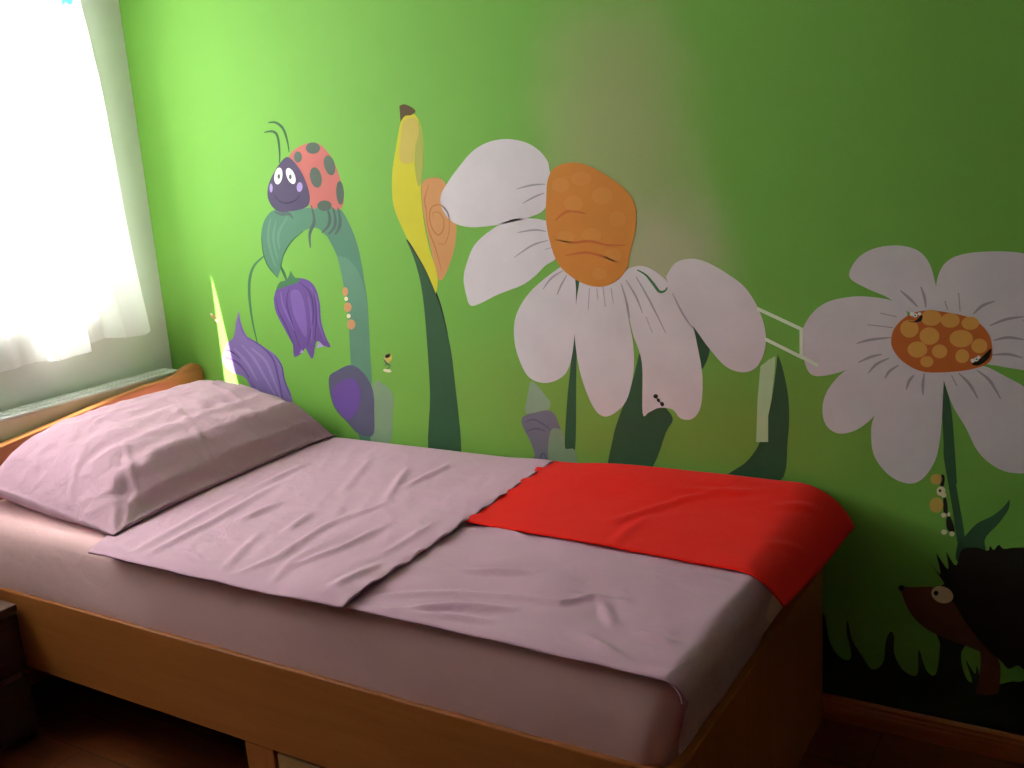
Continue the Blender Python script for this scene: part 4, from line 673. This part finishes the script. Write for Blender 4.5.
  ('raw','eye','paint_white',10,[(2.579,0.9352),(2.5787,0.9334),(2.5778,0.9319),(2.5764,0.9308),(2.5747,0.9304),(2.573,0.9306),(2.5715,0.9316),(2.5705,0.933),(2.5701,0.9347),(2.5704,0.9365),(2.5713,0.938),(2.5727,0.9391),(2.5744,0.9395),(2.5761,0.9393),(2.5775,0.9384),(2.5786,0.9369)],(),None),
  ('raw','eye','paint_white',10,[(2.5826,0.9396),(2.5823,0.9381),(2.5816,0.9368),(2.5804,0.9359),(2.5789,0.9355),(2.5775,0.9358),(2.5762,0.9365),(2.5754,0.9378),(2.575,0.9392),(2.5753,0.9407),(2.576,0.942),(2.5772,0.9429),(2.5787,0.9433),(2.5801,0.9431),(2.5814,0.9423),(2.5822,0.9411)],(),None),
  ('raw','pupil','leaf_black',11,[(2.5761,0.935),(2.576,0.9344),(2.5757,0.9338),(2.5752,0.9334),(2.5746,0.9332),(2.574,0.9333),(2.5735,0.9337),(2.5731,0.9342),(2.573,0.9349),(2.5731,0.9356),(2.5734,0.9361),(2.5739,0.9366),(2.5745,0.9367),(2.5751,0.9366),(2.5756,0.9363),(2.576,0.9357)],(),None),
 ]),
 ('painted_bugs','stack of small yellow and black spotted bugs painted on the right daisy stem','painted insects','painted plants and creatures of the wall mural',[
  ('raw','wing_case','bug_yellow',3,[(2.5139,0.6559),(2.513,0.651),(2.5104,0.6466),(2.5064,0.6434),(2.5016,0.6419),(2.4967,0.6423),(2.4925,0.6445),(2.4897,0.6482),(2.4886,0.6529),(2.4894,0.6578),(2.4921,0.6622),(2.4961,0.6654),(2.5009,0.6669),(2.5058,0.6665),(2.5099,0.6643),(2.5128,0.6605)],(),None),
  ('raw','wing_case','bug_yellow',3,[(2.5175,0.5947),(2.5166,0.5876),(2.5136,0.5812),(2.509,0.5766),(2.5034,0.5744),(2.4977,0.5751),(2.4929,0.5784),(2.4895,0.584),(2.4882,0.5909),(2.4892,0.5981),(2.4922,0.6044),(2.4969,0.609),(2.5024,0.6111),(2.508,0.6104),(2.5129,0.6071),(2.5162,0.6016)],(),None),
  ('fill','body','leaf_black',3,[(2.5106,0.6641),(2.5182,0.6629),(2.517,0.6411),(2.5102,0.636)],(),None),
  ('fill','body','leaf_black',3,[(2.517,0.6108),(2.5236,0.6094),(2.5271,0.5794),(2.5188,0.5761)],(),None),
  ('fill','body','leaf_black',3,[(2.5249,0.5638),(2.5324,0.5692),(2.5429,0.5357),(2.5315,0.534),(2.5255,0.5441)],(),None),
  ('raw','eye','cream',4,[(2.5207,0.6286),(2.5202,0.6242),(2.5183,0.6203),(2.5154,0.6175),(2.5119,0.6162),(2.5084,0.6166),(2.5053,0.6187),(2.5032,0.6221),(2.5024,0.6263),(2.503,0.6307),(2.5049,0.6346),(2.5078,0.6374),(2.5113,0.6387),(2.5148,0.6383),(2.5178,0.6362),(2.5199,0.6328)],(),None),
  ('raw','eye','cream',4,[(2.5229,0.6193),(2.5226,0.617),(2.5215,0.6149),(2.5198,0.6133),(2.5178,0.6126),(2.5157,0.6128),(2.5139,0.6139),(2.5127,0.6157),(2.5122,0.618),(2.5126,0.6204),(2.5137,0.6225),(2.5154,0.624),(2.5174,0.6247),(2.5195,0.6245),(2.5212,0.6234),(2.5224,0.6216)],(),None),
  ('raw','eye','cream',4,[(2.5243,0.5716),(2.5239,0.5694),(2.5228,0.5674),(2.5211,0.5659),(2.5191,0.5652),(2.517,0.5653),(2.5152,0.5663),(2.514,0.568),(2.5136,0.5701),(2.5139,0.5724),(2.515,0.5744),(2.5167,0.5758),(2.5188,0.5765),(2.5208,0.5764),(2.5226,0.5754),(2.5238,0.5737)],(),None),
  ('raw','eye','cream',4,[(2.533,0.5745),(2.5328,0.5727),(2.5321,0.571),(2.531,0.5698),(2.5297,0.5693),(2.5284,0.5695),(2.5272,0.5703),(2.5265,0.5718),(2.5261,0.5736),(2.5264,0.5755),(2.5271,0.5771),(2.5281,0.5783),(2.5294,0.5789),(2.5308,0.5787),(2.5319,0.5778),(2.5327,0.5763)],(),None),
  ('raw','eye','cream',4,[(2.527,0.5311),(2.5266,0.5287),(2.5253,0.5265),(2.5234,0.5249),(2.521,0.5241),(2.5187,0.5242),(2.5166,0.5252),(2.5152,0.527),(2.5147,0.5293),(2.5151,0.5317),(2.5164,0.5339),(2.5183,0.5356),(2.5207,0.5364),(2.523,0.5362),(2.5251,0.5352),(2.5265,0.5334)],(),None),
  ('raw','eye','cream',4,[(2.5428,0.529),(2.5424,0.5266),(2.5413,0.5245),(2.5396,0.5229),(2.5376,0.5221),(2.5356,0.5223),(2.5338,0.5233),(2.5326,0.5252),(2.5321,0.5275),(2.5324,0.5299),(2.5335,0.532),(2.5352,0.5336),(2.5373,0.5344),(2.5393,0.5342),(2.5411,0.5331),(2.5423,0.5313)],(),None),
  ('raw','pupil','leaf_black',5,[(2.5123,0.6284),(2.5122,0.6271),(2.5116,0.6259),(2.5108,0.625),(2.5097,0.6246),(2.5087,0.6248),(2.5078,0.6254),(2.5072,0.6265),(2.507,0.6278),(2.5071,0.6291),(2.5077,0.6303),(2.5085,0.6312),(2.5096,0.6316),(2.5106,0.6314),(2.5115,0.6308),(2.5121,0.6297)],(),None),
 ]),
 ('painted_leaf','dark pointed leaf curling up right behind the hedgehog back','painted leaf','painted plants and creatures of the wall mural',[
  ('fill','blade','leaf_dark',1,[(2.5549,0.5199),(2.5641,0.5265),(2.5875,0.5595),(2.6163,0.5808),(2.6374,0.6028),(2.6517,0.6258),(2.6501,0.6024),(2.6316,0.5658),(2.6141,0.5417),(2.6055,0.5231),(2.6082,0.5018),(2.613,0.4719),(2.5529,0.4621),(2.5487,0.4969)],(5,),None),
 ]),
 ('painted_grass','strip of dark painted grass blades along the skirting board','painted grass','painted plants and creatures of the wall mural',[
  ('fill','grass','grass_dark',2,[(1.7878,-0.1021),(1.7982,0.1765),(2.1595,0.2477),(2.2274,0.2663),(2.2512,0.2762),(2.2656,0.2059),(2.2894,0.169),(2.3128,0.1637),(2.3182,0.1858),(2.3075,0.2356),(2.3091,0.269),(2.3216,0.2178),(2.345,0.1812),(2.3682,0.1511),(2.3932,0.1744),(2.3994,0.2342),(2.4096,0.2607),(2.4178,0.2482),(2.4185,0.2077),(2.4352,0.1705),(2.4593,0.1556),(2.473,0.1669),(2.4726,0.2195),(2.4769,0.2205),(2.49,0.181),(2.5058,0.1664),(2.5156,0.1838),(2.5198,0.2497),(2.5148,0.2784),(2.5734,0.271),(2.5661,0.2399),(2.5689,0.2059),(2.5807,0.1739),(2.5916,0.1715),(2.5786,0.2131),(2.5766,0.2225),(2.5966,0.1925),(2.6,0.213),(2.6092,0.1855),(2.6343,0.1668),(2.65,0.1784),(2.6735,0.1908),(2.6931,0.1955),(2.7119,0.2144),(2.7496,0.2327),(2.7815,0.2021),(2.7893,0.0497),(2.7051,0.0462),(2.4949,0.0511),(2.2422,0.0402)],(),None),
 ]),
 ('painted_hedgehog','painted brown hedgehog with dark spiny coat at the right end above the skirting','painted animal','painted plants and creatures of the wall mural',[
  ('fill','face','hog_brown',4,[(2.4267,0.3799),(2.4543,0.3829),(2.5033,0.3917),(2.537,0.3804),(2.5712,0.3386),(2.5965,0.3146),(2.6223,0.2716),(2.615,0.2506),(2.5738,0.2593),(2.5234,0.2703),(2.4805,0.2892),(2.4496,0.3228)],(0,),None),
  ('fill','leg','hog_brown',4,[(2.6043,0.2775),(2.631,0.2541),(2.648,0.2287),(2.6487,0.1703),(2.6414,0.1507),(2.6024,0.1442),(2.6061,0.1799),(2.6076,0.2294)],(),None),
  ('fill','spiny_coat','hog_dark',5,[(2.5199,0.3966),(2.5238,0.4069),(2.49,0.4531),(2.5158,0.4267),(2.5053,0.4766),(2.5319,0.4409),(2.5266,0.4838),(2.548,0.4531),(2.5597,0.4937),(2.59,0.5031),(2.6124,0.4992),(2.6167,0.511),(2.6248,0.503),(2.6337,0.5164),(2.6449,0.5089),(2.6679,0.5153),(2.7209,0.519),(2.7676,0.477),(2.7932,0.4092),(2.7902,0.326),(2.7638,0.2548),(2.7341,0.2367),(2.7144,0.2437),(2.6996,0.226),(2.6836,0.2339),(2.6659,0.2211),(2.6477,0.2384),(2.627,0.2532),(2.5975,0.2858),(2.5718,0.3193),(2.5476,0.3582)],(2, 4, 6),None),
  ('raw','eye','hog_eye',6,[(2.5441,0.3711),(2.5403,0.3639),(2.5336,0.3585),(2.5251,0.3558),(2.5159,0.3563),(2.5075,0.3599),(2.5012,0.3661),(2.498,0.3738),(2.4983,0.382),(2.5022,0.3893),(2.509,0.3946),(2.5176,0.3971),(2.5267,0.3966),(2.535,0.393),(2.5412,0.3869),(2.5444,0.3792)],(),None),
  ('raw','pupil','leaf_black',7,[(2.5129,0.3789),(2.5126,0.3766),(2.5115,0.3745),(2.5099,0.3729),(2.508,0.3721),(2.5061,0.3722),(2.5044,0.3732),(2.5033,0.3749),(2.5029,0.377),(2.5032,0.3793),(2.5042,0.3814),(2.5058,0.383),(2.5077,0.3837),(2.5097,0.3836),(2.5113,0.3827),(2.5125,0.381)],(),None),
  ('raw','nose','leaf_black',5,[(2.4389,0.3782),(2.4384,0.3754),(2.437,0.3729),(2.4348,0.371),(2.4321,0.37),(2.4295,0.3701),(2.4272,0.3712),(2.4256,0.3731),(2.4251,0.3757),(2.4255,0.3784),(2.427,0.3809),(2.4292,0.3828),(2.4319,0.3838),(2.4345,0.3837),(2.4368,0.3827),(2.4383,0.3807)],(),None),
 ]),
]

FILM = .00014
def smooth_outline(pts, sharp, sub=5):
    n = len(pts); out = []
    for i in range(n):
        p1, p2 = pts[i], pts[(i+1) % n]
        p0 = pts[i-1] if i not in sharp else p1; p3 = pts[(i+2) % n] if (i+1) % n not in sharp else p2
        for k in range(sub):
            t = k/sub; t2 = t*t; t3 = t2*t
            out.append(tuple(.5*((2*p1[c]) + (-p0[c]+p2[c])*t + (2*p0[c]-5*p1[c]+4*p2[c]-p3[c])*t2 + (-p0[c]+3*p1[c]-3*p2[c]+p3[c])*t3) for c in (0, 1)))
    return out
def open_curve(pts, sub=6):
    if len(pts) < 3: return pts
    ext = [pts[0]]+list(pts)+[pts[-1]]; out = []
    for i in range(1, len(ext)-2):
        p0, p1, p2, p3 = ext[i-1:i+3]
        for k in range(sub):
            t = k/sub; t2 = t*t; t3 = t2*t
            out.append(tuple(.5*((2*p1[c]) + (-p0[c]+p2[c])*t + (2*p0[c]-5*p1[c]+4*p2[c]-p3[c])*t2 + (-p0[c]+3*p1[c]-3*p2[c]+p3[c])*t3) for c in (0, 1)))
    return out+[pts[-1]]
def ribbon(bm, pts, w, y, sharp_corners):
    c = pts if sharp_corners else open_curve(pts); n = len(c); L, Rr = [], []
    for i, (x, z) in enumerate(c):
        a = c[max(0, i-1)]; b = c[min(n-1, i+1)]; dx, dz = b[0]-a[0], b[1]-a[1]; l = math.hypot(dx, dz) or 1e-9
        h = w/2*(1 if sharp_corners else (.35+.65*min(1, 2.5*min(i, n-1-i)/(n-1))))
        if sharp_corners and 0 < i < n-1:
            d1 = Vector((x-a[0], z-a[1])).normalized(); d2 = Vector((b[0]-x, b[1]-z)).normalized(); m = (d1+d2).normalized(); h /= max(.4, m.dot(d1)); dx, dz = m; l = 1
        nx, nz = -dz/l*h, dx/l*h; L.append((x+nx, z+nz)); Rr.append((x-nx, z-nz))
    for i in range(n-1): prism(bm, [L[i], L[i+1], Rr[i+1], Rr[i]], 1, -.00005, y)
for (name, label, cat, group, parts) in MURAL:
    xs = [p for q in parts for p in ([a for l in q[4] for a in l] if q[0] == 'stroke' else q[4])]
    root = thing(name, label, cat, (sum(p[0] for p in xs)/len(xs), 0, min(p[1] for p in xs)), group)
    last = {}; prev = None
    for (kind, pn, mat, layer, data, extra, sub) in parts:
        par = root if sub is None else (prev if sub == '*last' else last[sub])
        for piece in (data if kind == 'stroke' else [data]):
            bm = bmesh.new(); y = -FILM*layer
            if kind == 'stroke': ribbon(bm, piece, extra, y, name == 'painted_bracket')
            else: prism(bm, piece if kind == 'raw' and len(piece) < 12 else smooth_outline(piece, extra), 1, -.00005, y)
            o = link(pn, bm, MAT[mat], None); o.parent = par
            o.location = -root.location if par is root else (0, 0, 0)
            if sub is None: last[pn] = o; prev = o

# ------------------------------------------------------------------ light: late-morning sun and sky outside the window
w = bpy.data.worlds.new('sky'); S.world = w; w.use_nodes = True; nt = w.node_tree
bg = nt.nodes['Background']; bg.inputs['Color'].default_value = (1, .98, .96, 1); bg.inputs['Strength'].default_value = 14.5
sun = bpy.data.lights.new('sun', 'SUN'); sun.energy = 34; sun.angle = .009; sun.color = (1, .96, .88)
so = bpy.data.objects.new('sun', sun); COL.objects.link(so); so.rotation_euler = Vector((.25, 1.0, -.5)).to_track_quat('-Z', 'Y').to_euler(); so.location = (-3, -2, 4)

# ------------------------------------------------------------------ camera
cam = bpy.data.cameras.new('camera'); co = bpy.data.objects.new('camera', cam); COL.objects.link(co)
cam.sensor_fit = 'HORIZONTAL'; cam.sensor_width = 36; cam.lens = 1015.72/1024*36; cam.clip_start = .02
Rm = Matrix(((0.8542104, -0.0625552, 0.5161506), (0.5156219, 0.2294179, -0.825531), (-0.066773, 0.9713157, 0.228226)))
co.matrix_world = Matrix.Translation((2.8523, -2.3343, 1.4492)) @ Rm.to_4x4()
S.camera = co
S.view_settings.view_transform = 'Standard'; S.view_settings.look = 'None'; S.view_settings.exposure = -.1; S.view_settings.gamma = 1; S.view_settings.use_curve_mapping = False
S.cycles.max_bounces = 14; S.cycles.diffuse_bounces = 8; S.cycles.transparent_max_bounces = 12; S.cycles.use_denoising = True
